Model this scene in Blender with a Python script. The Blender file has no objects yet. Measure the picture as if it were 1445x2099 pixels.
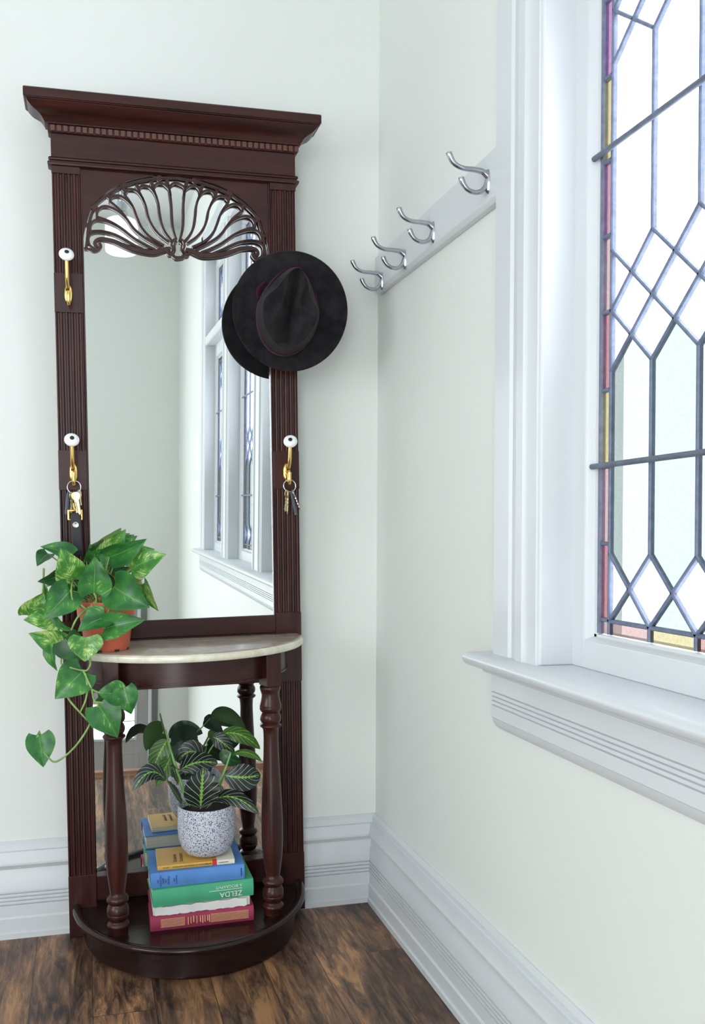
import bpy, bmesh, math, random
import numpy as np
from mathutils import Vector, Matrix
random.seed(7)
PI = math.pi
S = bpy.context.scene
COL = S.collection

# ------------------------------------------------------------------ camera
F_PX, CY_PX = 1951.06, 1118.47
YAW, PIT, ROL = 0.2742, -0.0115, 0.0048
CPOS = np.array([-0.736035, -2.381943, 0.95218])
def cam_axes():
    f = np.array([math.sin(YAW), math.cos(YAW), 0.]); r = np.array([math.cos(YAW), -math.sin(YAW), 0.]); u = np.array([0, 0, 1.])
    f, u = math.cos(PIT)*f+math.sin(PIT)*u, math.cos(PIT)*u-math.sin(PIT)*f
    r, u = math.cos(ROL)*r+math.sin(ROL)*u, math.cos(ROL)*u-math.sin(ROL)*r
    return r, u, f
CR, CU, CF = cam_axes()
cd = bpy.data.cameras.new('camera'); cam = bpy.data.objects.new('camera', cd); COL.objects.link(cam)
mw = Matrix.Identity(4)
for i in range(3):
    mw[i][0] = CR[i]; mw[i][1] = CU[i]; mw[i][2] = -CF[i]; mw[i][3] = CPOS[i]
cam.matrix_world = mw
cd.sensor_fit = 'HORIZONTAL'; cd.sensor_width = 36.0
cd.lens = F_PX*36.0/1445.0
cd.shift_y = (CY_PX-1049.5)/1445.0
cd.clip_start = 0.05; cd.clip_end = 200
S.camera = cam

# ------------------------------------------------------------------ daylight and exposure
wd = bpy.data.worlds.new('sky'); S.world = wd; wd.use_nodes = True
bg = wd.node_tree.nodes['Background']; bg.inputs[0].default_value = (0.935, 0.965, 1.0, 1); bg.inputs[1].default_value = 5.5
def portal(name, loc, rot, sx, sy):
    l = bpy.data.lights.new(name, 'AREA'); l.shape = 'RECTANGLE'; l.size = sx; l.size_y = sy; l.cycles.is_portal = True
    o = bpy.data.objects.new(name, l); COL.objects.link(o); o.location = loc; o.rotation_euler = rot
portal('portal_right', (0.16, -2.25, 1.6), (0, PI/2, 0), 1.9, 2.7)
portal('portal_left', (-3.16, -2.15, 1.3), (0, -PI/2, 0), 1.5, 2.0)
portal('portal_rear', (-2.0, -5.36, .95), (PI/2, 0, 0), 1.7, 3.8)
S.view_settings.view_transform = 'Standard'; S.view_settings.look = 'None'
S.view_settings.exposure = 0.66; S.view_settings.gamma = 1.0; S.view_settings.use_curve_mapping = False

# ------------------------------------------------------------------ materials
def newmat(name):
    m = bpy.data.materials.new(name); m.use_nodes = True
    nt = m.node_tree; b = nt.nodes['Principled BSDF']
    return m, nt, b
def N(nt, t, **k):
    n = nt.nodes.new(t)
    for a, v in k.items():
        if a[0] == 'i' and a[1:].isdigit(): n.inputs[int(a[1:])].default_value = v
        else: setattr(n, a, v)
    return n
def L(nt, a, ao, b, bi): nt.links.new(a.outputs[ao], b.inputs[bi])
def mth(nt, op, a, b=None, c=None):
    n = nt.nodes.new('ShaderNodeMath'); n.operation = op
    for i, v in enumerate((a, b, c)):
        if v is None: continue
        if isinstance(v, (int, float)): n.inputs[i].default_value = v
        else: nt.links.new(v, n.inputs[i])
    return n.outputs[0]
def ramp(nt, src, stops):
    r = nt.nodes.new('ShaderNodeValToRGB'); e = r.color_ramp.elements
    while len(e) < len(stops): e.new(0.5)
    for i, (p, c) in enumerate(stops): e[i].position = p; e[i].color = (*c, 1)
    nt.links.new(src, r.inputs[0]); return r.outputs[0]
def mixc(nt, fac, a, b):
    n = nt.nodes.new('ShaderNodeMix'); n.data_type = 'RGBA'
    for idx, v in ((0, fac), (6, a), (7, b)):
        if isinstance(v, (int, float)): n.inputs[idx].default_value = v
        elif isinstance(v, tuple): n.inputs[idx].default_value = (*v, 1)
        else: nt.links.new(v, n.inputs[idx])
    return n.outputs[2]
def coords(nt, kind='Object', scale=(1, 1, 1)):
    tc = nt.nodes.new('ShaderNodeTexCoord'); mp = nt.nodes.new('ShaderNodeMapping'); mp.inputs[3].default_value = scale
    nt.links.new(tc.outputs[kind], mp.inputs[0]); return mp.outputs[0]
def noise(nt, vec, sc, det=3, rough=.5, dist=0):
    n = nt.nodes.new('ShaderNodeTexNoise'); n.inputs['Scale'].default_value = sc; n.inputs['Detail'].default_value = det
    n.inputs['Roughness'].default_value = rough; n.inputs['Distortion'].default_value = dist
    nt.links.new(vec, n.inputs['Vector']); return n.outputs[0]
def bump(nt, b, h, s=.2, d=.001):
    n = nt.nodes.new('ShaderNodeBump'); n.inputs['Strength'].default_value = s; n.inputs['Distance'].default_value = d
    nt.links.new(h, n.inputs['Height']); nt.links.new(n.outputs[0], b.inputs['Normal'])
def simple(name, col, rough=.5, metal=0., spec=None, var=.06, vs=30, coat=0):
    m, nt, b = newmat(name)
    v = coords(nt); nz = noise(nt, v, vs)
    c = ramp(nt, nz, [(.3, tuple(x*(1-var) for x in col)), (.7, tuple(min(1, x*(1+var)) for x in col))])
    nt.links.new(c, b.inputs['Base Color'])
    b.inputs['Roughness'].default_value = rough; b.inputs['Metallic'].default_value = metal
    if spec is not None: b.inputs['Specular IOR Level'].default_value = spec
    if coat: b.inputs['Coat Weight'].default_value = coat; b.inputs['Coat Roughness'].default_value = .1
    return m
def painted(name, col, rough, bs, bd):
    m, nt, b = newmat(name); v = coords(nt)
    n1 = noise(nt, v, 1.3, 4); c = ramp(nt, n1, [(.3, tuple(x*.975 for x in col)), (.7, col)])
    nt.links.new(c, b.inputs['Base Color']); b.inputs['Roughness'].default_value = rough
    bump(nt, b, noise(nt, v, bs, 4), .25, bd); return m
def wood(name, c1, c2, rough=.28, sc=(18, 18, 1.6)):
    m, nt, b = newmat(name); v = coords(nt, 'Object', sc)
    n1 = noise(nt, v, 3.2, 6, .6, .6); c = ramp(nt, n1, [(.28, c1), (.72, c2)])
    nt.links.new(c, b.inputs['Base Color'])
    r = nt.nodes.new('ShaderNodeMapRange'); r.inputs[3].default_value = rough-.02; r.inputs[4].default_value = rough+.05
    nt.links.new(noise(nt, coords(nt), 22, 3), r.inputs[0]); nt.links.new(r.outputs[0], b.inputs['Roughness'])
    b.inputs['Specular IOR Level'].default_value = .36; bump(nt, b, n1, .12, .0006); return m
M_WALL = painted('wall_paint', (.745, .772, .738), .62, 160, .0006)
M_TRIM = painted('trim_paint', (.65, .68, .70), .36, 60, .0008)
M_CEIL = painted('ceiling_paint', (.72, .74, .75), .8, 60, .0005)
M_MAH = wood('mahogany', (.016, .0042, .0036), (.056, .0135, .0095))
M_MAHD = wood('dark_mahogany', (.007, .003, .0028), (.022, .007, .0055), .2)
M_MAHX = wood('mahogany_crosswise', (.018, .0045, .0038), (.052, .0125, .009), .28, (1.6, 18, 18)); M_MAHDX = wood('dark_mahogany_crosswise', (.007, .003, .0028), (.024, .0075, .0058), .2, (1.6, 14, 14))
M_FRET = wood('fretwork_wood', (.022, .0075, .0055), (.050, .017, .012), .38)
m, nt, b = newmat('mirror_glass'); b.inputs['Base Color'].default_value = (.90, .93, .92, 1); b.inputs['Metallic'].default_value = 1
nz = noise(nt, coords(nt), 3); rr = ramp(nt, nz, [(.4, (.004,)*3), (.7, (.008,)*3)]); nt.links.new(rr, b.inputs['Roughness']); M_MIR = m
# marble
m, nt, b = newmat('cream_marble'); v = coords(nt, 'Object', (2, 6, 2)); n1 = noise(nt, v, 6, 8, .6, 1.5)
nt.links.new(ramp(nt, n1, [(.3, (.42, .35, .28)), (.52, (.62, .56, .44)), (.7, (.74, .70, .58))]), b.inputs['Base Color']); b.inputs['Roughness'].default_value = .14; M_MARB = m
M_MARBT = m.copy(); M_MARBT.name = 'taupe_marble_face'  # same marble with a darker taupe ramp, for the top face
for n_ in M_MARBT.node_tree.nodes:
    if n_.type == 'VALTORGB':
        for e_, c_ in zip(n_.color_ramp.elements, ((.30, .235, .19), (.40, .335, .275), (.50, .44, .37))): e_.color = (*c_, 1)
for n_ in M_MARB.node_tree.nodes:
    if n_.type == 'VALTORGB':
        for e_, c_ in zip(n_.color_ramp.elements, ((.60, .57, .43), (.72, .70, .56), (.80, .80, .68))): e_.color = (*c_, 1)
# floor boards
m, nt, b = newmat('rustic_floorboards'); tc = nt.nodes.new('ShaderNodeTexCoord'); sx = nt.nodes.new('ShaderNodeSeparateXYZ'); nt.links.new(tc.outputs['Object'], sx.inputs[0])
PW = .122
xb = mth(nt, 'DIVIDE', mth(nt, 'ADD', sx.outputs[0], .842), PW); bi = mth(nt, 'FLOOR', xb)
yo = mth(nt, 'ADD', sx.outputs[1], mth(nt, 'MULTIPLY', mth(nt, 'FRACT', mth(nt, 'MULTIPLY', bi, .377)), 1.2))
yb = mth(nt, 'DIVIDE', yo, 1.1); yi = mth(nt, 'FLOOR', yb)
cx = nt.nodes.new('ShaderNodeCombineXYZ')
nt.links.new(mth(nt, 'ADD', sx.outputs[0], mth(nt, 'MULTIPLY', bi, 3.71)), cx.inputs[0])
nt.links.new(mth(nt, 'ADD', sx.outputs[1], mth(nt, 'MULTIPLY', yi, 5.3)), cx.inputs[1])
def mapped(sc):
    mp = nt.nodes.new('ShaderNodeMapping'); mp.inputs[3].default_value = sc; nt.links.new(cx.outputs[0], mp.inputs[0]); return mp.outputs[0]
nA = noise(nt, mapped((44, 6, 1)), 1.0, 10, .74, .9); nB = noise(nt, mapped((9, 2.4, 1)), 1.0, 5, .6, .8); nC = noise(nt, mapped((120, 10, 1)), 1.0, 4, .6)
mix1 = mth(nt, 'ADD', mth(nt, 'MULTIPLY', nA, .48), mth(nt, 'ADD', mth(nt, 'MULTIPLY', nB, .42), mth(nt, 'MULTIPLY', nC, .12)))
base = ramp(nt, mix1, [(.415, (.018, .010, .007)), (.465, (.075, .038, .022)), (.525, (.175, .092, .050)), (.60, (.40, .205, .088))])
wn = nt.nodes.new('ShaderNodeTexWhiteNoise'); wn.noise_dimensions = '2D'; c2 = nt.nodes.new('ShaderNodeCombineXYZ'); nt.links.new(bi, c2.inputs[0]); nt.links.new(yi, c2.inputs[1]); nt.links.new(c2.outputs[0], wn.inputs[0])
tone = nt.nodes.new('ShaderNodeHueSaturation'); nt.links.new(base, tone.inputs['Color']); mr = nt.nodes.new('ShaderNodeMapRange'); mr.inputs[3].default_value = .8; mr.inputs[4].default_value = 1.3
nt.links.new(wn.outputs[0], mr.inputs[0]); nt.links.new(mr.outputs[0], tone.inputs['Value'])
fx = mth(nt, 'FRACT', xb); seam = mth(nt, 'MAXIMUM', mth(nt, 'LESS_THAN', fx, .016), mth(nt, 'LESS_THAN', mth(nt, 'FRACT', yb), .002))
nt.links.new(mixc(nt, mth(nt, 'MULTIPLY', seam, .75), tone.outputs[0], (.01, .006, .004)), b.inputs['Base Color'])
b.inputs['Roughness'].default_value = .42; bump(nt, b, nA, .2, .001); M_FLOOR = m
M_CHROME = simple('brushed_nickel', (.42, .44, .48), .2, 1, vs=60)
M_BRASS = simple('polished_brass', (.78, .52, .17), .2, 1, vs=60)
M_KEYB = simple('pale_brass', (.80, .70, .45), .3, 1, vs=90)
M_STEEL = simple('steel_ring', (.75, .75, .76), .2, 1, vs=60)
M_PORC = simple('white_porcelain', (.86, .87, .86), .12, vs=8, var=.01)
M_BLKP = simple('black_insert', (.015, .018, .016), .3)
M_GREYP = simple('grey_plastic', (.075, .095, .125), .4)
M_LEATH = simple('black_leather', (.006, .008, .012), .5, vs=200, var=.3)
M_TERRA = simple('terracotta_plastic', (.56, .125, .065), .42, vs=12, var=.06)
M_SOIL = simple('soil', (.02, .014, .01), .95, vs=90, var=.5)
M_LEAD = simple('bloom_tinted_lead', (.13, .16, .24), .5, 0, vs=80, var=.2)  # blue tint paints the window's bloom into the lead colour
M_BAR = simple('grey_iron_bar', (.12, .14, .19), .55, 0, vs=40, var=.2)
M_RAWEND = simple('bare_timber_end', (.10, .045, .035), .8, vs=120, var=.5)
M_PAGE = None
def felt(name, c1, c2):
    m, nt, b = newmat(name); v = coords(nt); n1 = noise(nt, v, 30, 5, .6)
    nt.links.new(ramp(nt, n1, [(.35, c1), (.7, c2)]), b.inputs['Base Color']); b.inputs['Roughness'].default_value = .95
    b.inputs['Specular IOR Level'].default_value = .1
    b.inputs['Sheen Weight'].default_value = .13; b.inputs['Sheen Roughness'].default_value = .4; b.inputs['Sheen Tint'].default_value = (.55, .5, .52, 1)
    bump(nt, b, noise(nt, v, 900, 3), .3, .0006); return m
M_FELT = felt('charcoal_felt', (.011, .0105, .0115), (.026, .0235, .0255))
M_BAND = felt('burgundy_ribbon', (.035, .008, .018), (.06, .013, .03))
# speckled ceramic
m, nt, b = newmat('speckled_ceramic'); v = coords(nt)
def vor(sc, th):
    w = nt.nodes.new('ShaderNodeTexVoronoi'); w.inputs['Scale'].default_value = sc; nt.links.new(v, w.inputs['Vector'])
    s2 = nt.nodes.new('ShaderNodeSeparateColor'); nt.links.new(w.outputs['Color'], s2.inputs[0])
    return mth(nt, 'MULTIPLY', mth(nt, 'LESS_THAN', w.outputs['Distance'], th), mth(nt, 'GREATER_THAN', s2.outputs[0], .35))
sp = mth(nt, 'MAXIMUM', vor(290, .38), vor(480, .34))
nt.links.new(mixc(nt, sp, (.56, .585, .66), (.04, .045, .06)), b.inputs['Base Color']); b.inputs['Roughness'].default_value = .45; M_SPK = m
# paper block
def paper(name, c1, c2):
    m, nt, b = newmat(name); v = coords(nt, 'Object', (1, 1, 260)); n1 = noise(nt, v, 4, 2)
    nt.links.new(ramp(nt, n1, [(.35, c1), (.65, c2)]), b.inputs['Base Color']); b.inputs['Roughness'].default_value = .85; bump(nt, b, n1, .3, .0005); return m
M_PAGE = paper('book_pages', (.30, .23, .15), (.60, .52, .40))
M_PAGEW = paper('pale_book_pages', (.55, .50, .42), (.78, .74, .66))
def cloth(name, c, rough=.75):
    m, nt, b = newmat(name); v = coords(nt); n1 = noise(nt, v, 14, 5); n2 = noise(nt, v, 700, 2)
    nt.links.new(ramp(nt, n1, [(.3, tuple(x*.86 for x in c)), (.7, tuple(min(1, x*1.08) for x in c))]), b.inputs['Base Color']); b.inputs['Roughness'].default_value = rough
    bump(nt, b, n2, .25, .0004); return m
M_BLUE = cloth('blue_bookcloth', (.085, .235, .56)); M_GREEN = cloth('green_bookcloth', (.06, .36, .19)); M_RED = cloth('crimson_bookcloth', (.30, .028, .075))
M_WPAP = cloth('torn_white_paper', (.70, .69, .66)); M_YEL = cloth('mustard_paper_cover', (.60, .34, .055), .4); M_YELW = cloth('cream_paper_cover', (.74, .70, .58), .4)
M_REDL = simple('red_label', (.5, .03, .03), .5); M_INKN = simple('navy_ink', (.01, .03, .14), .6); M_INKW = simple('white_foil', (.72, .74, .70), .5); M_INKG = simple('gilt_foil', (.80, .50, .26), .45); M_INKB = simple('black_ink', (.02, .016, .012), .6)
# leaves
def pothos(name, dark, mid, vari, amt, back):
    m, nt, b = newmat(name); uv = nt.nodes.new('ShaderNodeUVMap'); s = nt.nodes.new('ShaderNodeSeparateXYZ'); nt.links.new(uv.outputs[0], s.inputs[0])
    au = mth(nt, 'ABSOLUTE', mth(nt, 'SUBTRACT', s.outputs[0], .5)); flow = mth(nt, 'SUBTRACT', s.outputs[1], mth(nt, 'MULTIPLY', au, .9))
    cb = nt.nodes.new('ShaderNodeCombineXYZ'); nt.links.new(mth(nt, 'MULTIPLY', s.outputs[0], 5), cb.inputs[0]); nt.links.new(mth(nt, 'MULTIPLY', flow, 26), cb.inputs[1])
    oi = nt.nodes.new('ShaderNodeObjectInfo'); nt.links.new(mth(nt, 'MULTIPLY', oi.outputs['Random'], 40), cb.inputs[2])
    n1 = noise(nt, cb.outputs[0], 1.0, 4, .7, .4); cb2 = nt.nodes.new('ShaderNodeCombineXYZ'); nt.links.new(mth(nt, 'MULTIPLY', s.outputs[0], 2.2), cb2.inputs[0]); nt.links.new(mth(nt, 'MULTIPLY', s.outputs[1], 2.6), cb2.inputs[1]); nt.links.new(mth(nt, 'MULTIPLY', oi.outputs['Random'], 77), cb2.inputs[2])
    n2 = noise(nt, cb2.outputs[0], 1.0, 2)
    g = ramp(nt, n2, [(.35, dark), (.65, mid)])
    f = ramp(nt, mth(nt, 'ADD', mth(nt, 'MULTIPLY', n1, .62), mth(nt, 'MULTIPLY', n2, .38)), [(.64-amt, (0, 0, 0)), (.70-amt, (1, 1, 1))])
    c = mixc(nt, f, g, vari); rib = mth(nt, 'LESS_THAN', au, .014); c = mixc(nt, mth(nt, 'MULTIPLY', rib, .5), c, (.25, .42, .12))
    gm = nt.nodes.new('ShaderNodeNewGeometry'); c = mixc(nt, gm.outputs['Backfacing'], c, back)
    nt.links.new(c, b.inputs['Base Color']); b.inputs['Roughness'].default_value = .28; b.inputs['Subsurface Weight'].default_value = 0
    tr = nt.nodes.new('ShaderNodeBsdfTranslucent'); nt.links.new(c, tr.inputs[0]); mx = nt.nodes.new('ShaderNodeMixShader'); mx.inputs[0].default_value = .22
    nt.links.new(b.outputs[0], mx.inputs[1]); nt.links.new(tr.outputs[0], mx.inputs[2]); nt.links.new(mx.outputs[0], nt.nodes['Material Output'].inputs[0])
    bump(nt, b, n1, .2, .0008); return m
M_PO1 = pothos('pothos_leaf_green', (.020, .125, .030), (.055, .26, .045), (.40, .60, .16), .055, (.13, .26, .07))
M_PO2 = pothos('pothos_leaf_variegated', (.045, .20, .035), (.12, .40, .05), (.58, .72, .27), .12, (.20, .34, .08))
M_PO3 = pothos('pothos_leaf_dark', (.012, .065, .022), (.028, .13, .032), (.20, .38, .10), -.04, (.09, .17, .05))
M_POY = pothos('pothos_leaf_yellowed', (.30, .26, .05), (.42, .32, .06), (.60, .50, .15), .05, (.36, .26, .06))
M_PSTEM = simple('pothos_stem', (.20, .33, .08), .4, vs=40, var=.3)
def maranta(name, dark, light, rib, back):
    m, nt, b = newmat(name); uv = nt.nodes.new('ShaderNodeUVMap'); s = nt.nodes.new('ShaderNodeSeparateXYZ'); nt.links.new(uv.outputs[0], s.inputs[0])
    au = mth(nt, 'MULTIPLY', mth(nt, 'ABSOLUTE', mth(nt, 'SUBTRACT', s.outputs[0], .5)), 2)
    fl = mth(nt, 'SUBTRACT', s.outputs[1], mth(nt, 'MULTIPLY', mth(nt, 'POWER', au, .75), .40)); fr = mth(nt, 'FRACT', mth(nt, 'MULTIPLY', fl, 6.2))
    vein = mth(nt, 'LESS_THAN', mth(nt, 'ABSOLUTE', mth(nt, 'SUBTRACT', fr, .5)), .042)
    jag = mth(nt, 'ADD', .035, mth(nt, 'MULTIPLY', mth(nt, 'ABSOLUTE', mth(nt, 'SUBTRACT', mth(nt, 'FRACT', mth(nt, 'MULTIPLY', s.outputs[1], 11)), .5)), .16))
    c = mixc(nt, vein, dark, light); c = mixc(nt, mth(nt, 'LESS_THAN', au, jag), c, rib)
    gm = nt.nodes.new('ShaderNodeNewGeometry'); c = mixc(nt, gm.outputs['Backfacing'], c, back)
    nt.links.new(c, b.inputs['Base Color']); b.inputs['Roughness'].default_value = .38; return m
M_MA1 = maranta('prayer_leaf_dark', (.004, .011, .0075), (.36, .44, .35), (.16, .38, .05), (.025, .060, .028))
M_MA2 = maranta('prayer_leaf_lime', (.045, .12, .02), (.34, .50, .20), (.22, .46, .06), (.06, .14, .035))
M_MSTEM = simple('prayer_plant_stem', (.17, .34, .10), .45, vs=40, var=.2)
# window glass
def glass(name, tint, rough_tex=True, milk=.0):
    m, nt, b = newmat(name); nt.nodes.remove(b); out = nt.nodes['Material Output']
    v = coords(nt); n1 = noise(nt, v, 230, 3, .6)
    tr = nt.nodes.new('ShaderNodeBsdfTransparent')
    nt.links.new(ramp(nt, n1, [(.30, tuple(x*.90 for x in tint)), (.7, tuple(min(1, x*1.06) for x in tint))]), tr.inputs[0])
    gl = nt.nodes.new('ShaderNodeBsdfGlossy'); gl.inputs['Roughness'].default_value = .15
    lw = nt.nodes.new('ShaderNodeLayerWeight'); mx = nt.nodes.new('ShaderNodeMixShader')
    nt.links.new(mth(nt, 'ADD', .02, mth(nt, 'MULTIPLY', mth(nt, 'POWER', lw.outputs['Facing'], 5), .5)), mx.inputs[0]); nt.links.new(tr.outputs[0], mx.inputs[1]); nt.links.new(gl.outputs[0], mx.inputs[2]); nt.links.new(mx.outputs[0], out.inputs[0]); return m
G_CLR = glass('clear_cathedral_glass', (.84, .85, .875)); G_MINT = glass('pale_mint_glass', (.362, .385, .380)); G_MINT2 = glass('mint_glass', (.345, .380, .366))
G_PINK = glass('pink_glass', (.52, .37, .42)); G_ROSE = glass('rose_glass', (.52, .35, .36)); G_BLSH = glass('blush_glass', (.56, .46, .45)); G_LILAC = glass('lilac_glass', (.50, .36, .47)); G_YEL = glass('yellow_glass', (.56, .51, .36))
G_BLSH2 = glass('sky_dimmed_blush_glass', (.35, .305, .298)); G_YEL2 = glass('sky_dimmed_yellow_glass', (.355, .338, .265)); G_ROSE2 = glass('sky_dimmed_rose_glass', (.34, .265, .255))  # sky brightness offset in the tint: darker copies for rows against open sky
G_PLAIN = glass('plain_glass', (.97, .98, .98))
m, nt, b = newmat('opal_glass'); b.inputs['Base Color'].default_value = (.9, .9, .92, 1); b.inputs['Roughness'].default_value = .2
b.inputs['Emission Color'].default_value = (1, .98, .97, 1); b.inputs['Emission Strength'].default_value = .35
nz = noise(nt, coords(nt), 5); nt.links.new(ramp(nt, nz, [(.3, (.88, .88, .9)), (.7, (.92, .92, .94))]), b.inputs['Base Color']); M_OPAL = m

# ------------------------------------------------------------------ frames and mesh builder
OL = Vector((-0.76793, -0.06, 0.0))
def rotm():
    t, l, y = 0.023452, 0.0261675, -0.0088785
    Ry = np.array([[math.cos(t), 0, -math.sin(t)], [0, 1, 0], [math.sin(t), 0, math.cos(t)]])
    Rx = np.array([[1, 0, 0], [0, math.cos(l), -math.sin(l)], [0, math.sin(l), math.cos(l)]])
    Rz = np.array([[math.cos(y), -math.sin(y), 0], [math.sin(y), math.cos(y), 0], [0, 0, 1]])
    return Rz@Rx@Ry
MT = rotm(); MTM = Matrix(MT.tolist())
FR = Matrix.Translation(OL) @ MTM.to_4x4()        # the hall stand leans a little: its own frame
FRI = FR.inverted()
def at(u, v, y):
    """point of the hall-stand frame on the plane y seen at image position u, v"""
    d = CF+(u-722.5)/F_PX*CR-(v-CY_PX)/F_PX*CU
    c = FRI @ Vector(CPOS.tolist()); e = FRI.to_3x3() @ Vector(d.tolist()); t = (y-c.y)/e.y
    return c+t*e

class MB:
    def __init__(s): s.v = []; s.f = []; s.mi = []; s.uv = {}; s.m = 0
    def add(s, vs, fs, uvs=None):
        o = len(s.v); s.v += [tuple(p) for p in vs]
        for f in fs: s.f.append(tuple(i+o for i in f)); s.mi.append(s.m)
        if uvs:
            for i, q in enumerate(uvs): s.uv[o+i] = q
        return s
    def box(s, x0, x1, y0, y1, z0, z1):
        vs = [(x, y, z) for z in (z0, z1) for y in (y0, y1) for x in (x0, x1)]
        return s.add(vs, [(0, 2, 3, 1), (4, 5, 7, 6), (0, 1, 5, 4), (2, 6, 7, 3), (0, 4, 6, 2), (1, 3, 7, 5)])
    def loft(s, rings, caps=True, closed=True):
        n = len(rings[0]); vs = [p for r in rings for p in r]; fs = []
        for i in range(len(rings)-1):
            for j in range(n if closed else n-1):
                k = (j+1) % n; fs.append((i*n+j, i*n+k, (i+1)*n+k, (i+1)*n+j))
        if caps: fs.append(tuple(range(n))[::-1]); fs.append(tuple(range((len(rings)-1)*n, len(rings)*n)))
        return s.add(vs, fs)
    def prism(s, poly, axis, a, b):
        """extrude a 2-D polygon: axis x -> poly is (y,z); y -> (x,z); z -> (x,y)"""
        def mk(p, t): return {'x': (t, p[0], p[1]), 'y': (p[0], t, p[1]), 'z': (p[0], p[1], t)}[axis]
        return s.loft([[mk(p, a) for p in poly], [mk(p, b) for p in poly]])
    def lathe(s, prof, cx, cy, n=32, caps=True):
        return s.loft([[(cx+r*math.cos(2*PI*k/n), cy+r*math.sin(2*PI*k/n), z) for k in range(n)] for r, z in prof], caps)
    def tube(s, pts, rad, n=10, smooth=True, flat=1.0):
        P = [Vector(p) for p in pts]; m = len(P)
        R = rad if isinstance(rad, (list, tuple)) else [rad]*m
        if smooth: P, R = resample(P, R)
        m = len(P); rings = []; prev = None
        for i in range(m):
            t = (P[min(i+1, m-1)]-P[max(i-1, 0)]).normalized()
            if prev is None: a = t.orthogonal().normalized()
            else: a = (prev-t*prev.dot(t)).normalized()
            prev = a; b2 = t.cross(a)
            rings.append([P[i]+R[i]*(math.cos(2*PI*k/n)*a+flat*math.sin(2*PI*k/n)*b2) for k in range(n)])
        return s.loft(rings)
    def torus(s, c, ax1, ax2, R, r, n=28, k=8, R2=None):
        c = Vector(c); a = Vector(ax1).normalized(); b = Vector(ax2).normalized(); nn = a.cross(b); R2 = R2 or R; vs = []; fs = []
        for i in range(n):
            t = 2*PI*i/n; ctr = c+a*R*math.cos(t)+b*R2*math.sin(t); rd = (a*math.cos(t)+b*math.sin(t)).normalized()
            for j in range(k):
                q = 2*PI*j/k; vs.append(ctr+rd*r*math.cos(q)+nn*r*math.sin(q))
        for i in range(n):
            for j in range(k): fs.append((i*k+j, ((i+1) % n)*k+j, ((i+1) % n)*k+(j+1) % k, i*k+(j+1) % k))
        return s.add(vs, fs)
    def ribbon(s, pts, wid, y0, y1, dense=True):
        """flat strip in the xz plane, width wid (number or list), thickness y0..y1"""
        P = [Vector((p[0], 0, p[1])) for p in pts]; W = wid if isinstance(wid, (list, tuple)) else [wid]*len(P)
        if dense: P, W = resample(P, list(W))
        rings = []; m = len(P)
        for i in range(m):
            t = (P[min(i+1, m-1)]-P[max(i-1, 0)]).normalized(); nrm = Vector((-t.z, 0, t.x)); w = W[i]/2; c = .25*w
            a, b2 = P[i]+nrm*w, P[i]-nrm*w; ai, bi2 = P[i]+nrm*(w-c), P[i]-nrm*(w-c)
            rings.append([(a.x, y1, a.z), (a.x, y0+c, a.z), (ai.x, y0, ai.z), (bi2.x, y0, bi2.z), (b2.x, y0+c, b2.z), (b2.x, y1, b2.z)])
        return s.loft(rings)
    def done(s, name, mats, parent=None, base=None, smooth=None, bevel=0, frame=None, sub=0):
        """link as ONE mesh object. base: origin of the parent thing in the same coordinates."""
        vs = s.v
        if base is not None: vs = [(x-base[0], y-base[1], z-base[2]) for x, y, z in vs]
        me = bpy.data.meshes.new(name); me.from_pydata(vs, [], s.f)
        for mm in (mats if isinstance(mats, (list, tuple)) else [mats]): me.materials.append(mm)
        me.polygons.foreach_set('material_index', s.mi)
        if s.uv:
            ul = me.uv_layers.new(name='UVMap')
            for lp in me.loops: ul.data[lp.index].uv = s.uv.get(lp.vertex_index, (.5, .5))
        me.update()
        if not s.uv:
            bm = bmesh.new(); bm.from_mesh(me); bmesh.ops.recalc_face_normals(bm, faces=bm.faces); bm.to_mesh(me); bm.free()
        o = bpy.data.objects.new(name, me); COL.objects.link(o)
        if parent is not None: o.parent = parent
        if smooth is not None:
            me.polygons.foreach_set('use_smooth', [True]*len(me.polygons))
            if smooth < 179:
                bm = bmesh.new(); bm.from_mesh(me)
                for e in bm.edges:
                    if len(e.link_faces) == 2 and e.calc_face_angle(0) > math.radians(smooth): e.smooth = False
                bm.to_mesh(me); bm.free()
        if bevel:
            bv = o.modifiers.new('bevel', 'BEVEL'); bv.width = bevel; bv.segments = 2; bv.limit_method = 'ANGLE'; bv.angle_limit = math.radians(35)
        if sub:
            sm = o.modifiers.new('sub', 'SUBSURF'); sm.levels = sub; sm.render_levels = sub
        return o
def resample(P, R, k=6):
    if len(P) < 3: return P, list(R)
    out = []; ro = []
    for i in range(len(P)-1):
        p0 = P[max(i-1, 0)]; p1 = P[i]; p2 = P[i+1]; p3 = P[min(i+2, len(P)-1)]
        for j in range(k):
            t = j/k; out.append(.5*((2*p1)+(p2-p0)*t+(2*p0-5*p1+4*p2-p3)*t*t+(3*p1-p0-3*p2+p3)*t**3)); ro.append(R[i]*(1-t)+R[i+1]*t)
    out.append(P[-1]); ro.append(R[-1]); return out, ro
def tag(o, label=None, cat=None, group=None, kind=None):
    if label: o['label'] = label
    if cat: o['category'] = cat
    if group: o['group'] = group
    if kind: o['kind'] = kind
    return o
def thing(name, label, cat, base, framed=True, group=None):
    o = bpy.data.objects.new(name, None); COL.objects.link(o); o.empty_display_size = .05
    if framed: o.matrix_world = FR @ Matrix.Translation(Vector(base))
    else: o.location = base
    return tag(o, label, cat, group)
def framed(o, base):
    o.matrix_world = FR @ Matrix.Translation(Vector(base)); return o
def struct(mb, name, mat, label=None, **k): return tag(mb.done(name, mat, **k), label=label, kind='structure')
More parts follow.
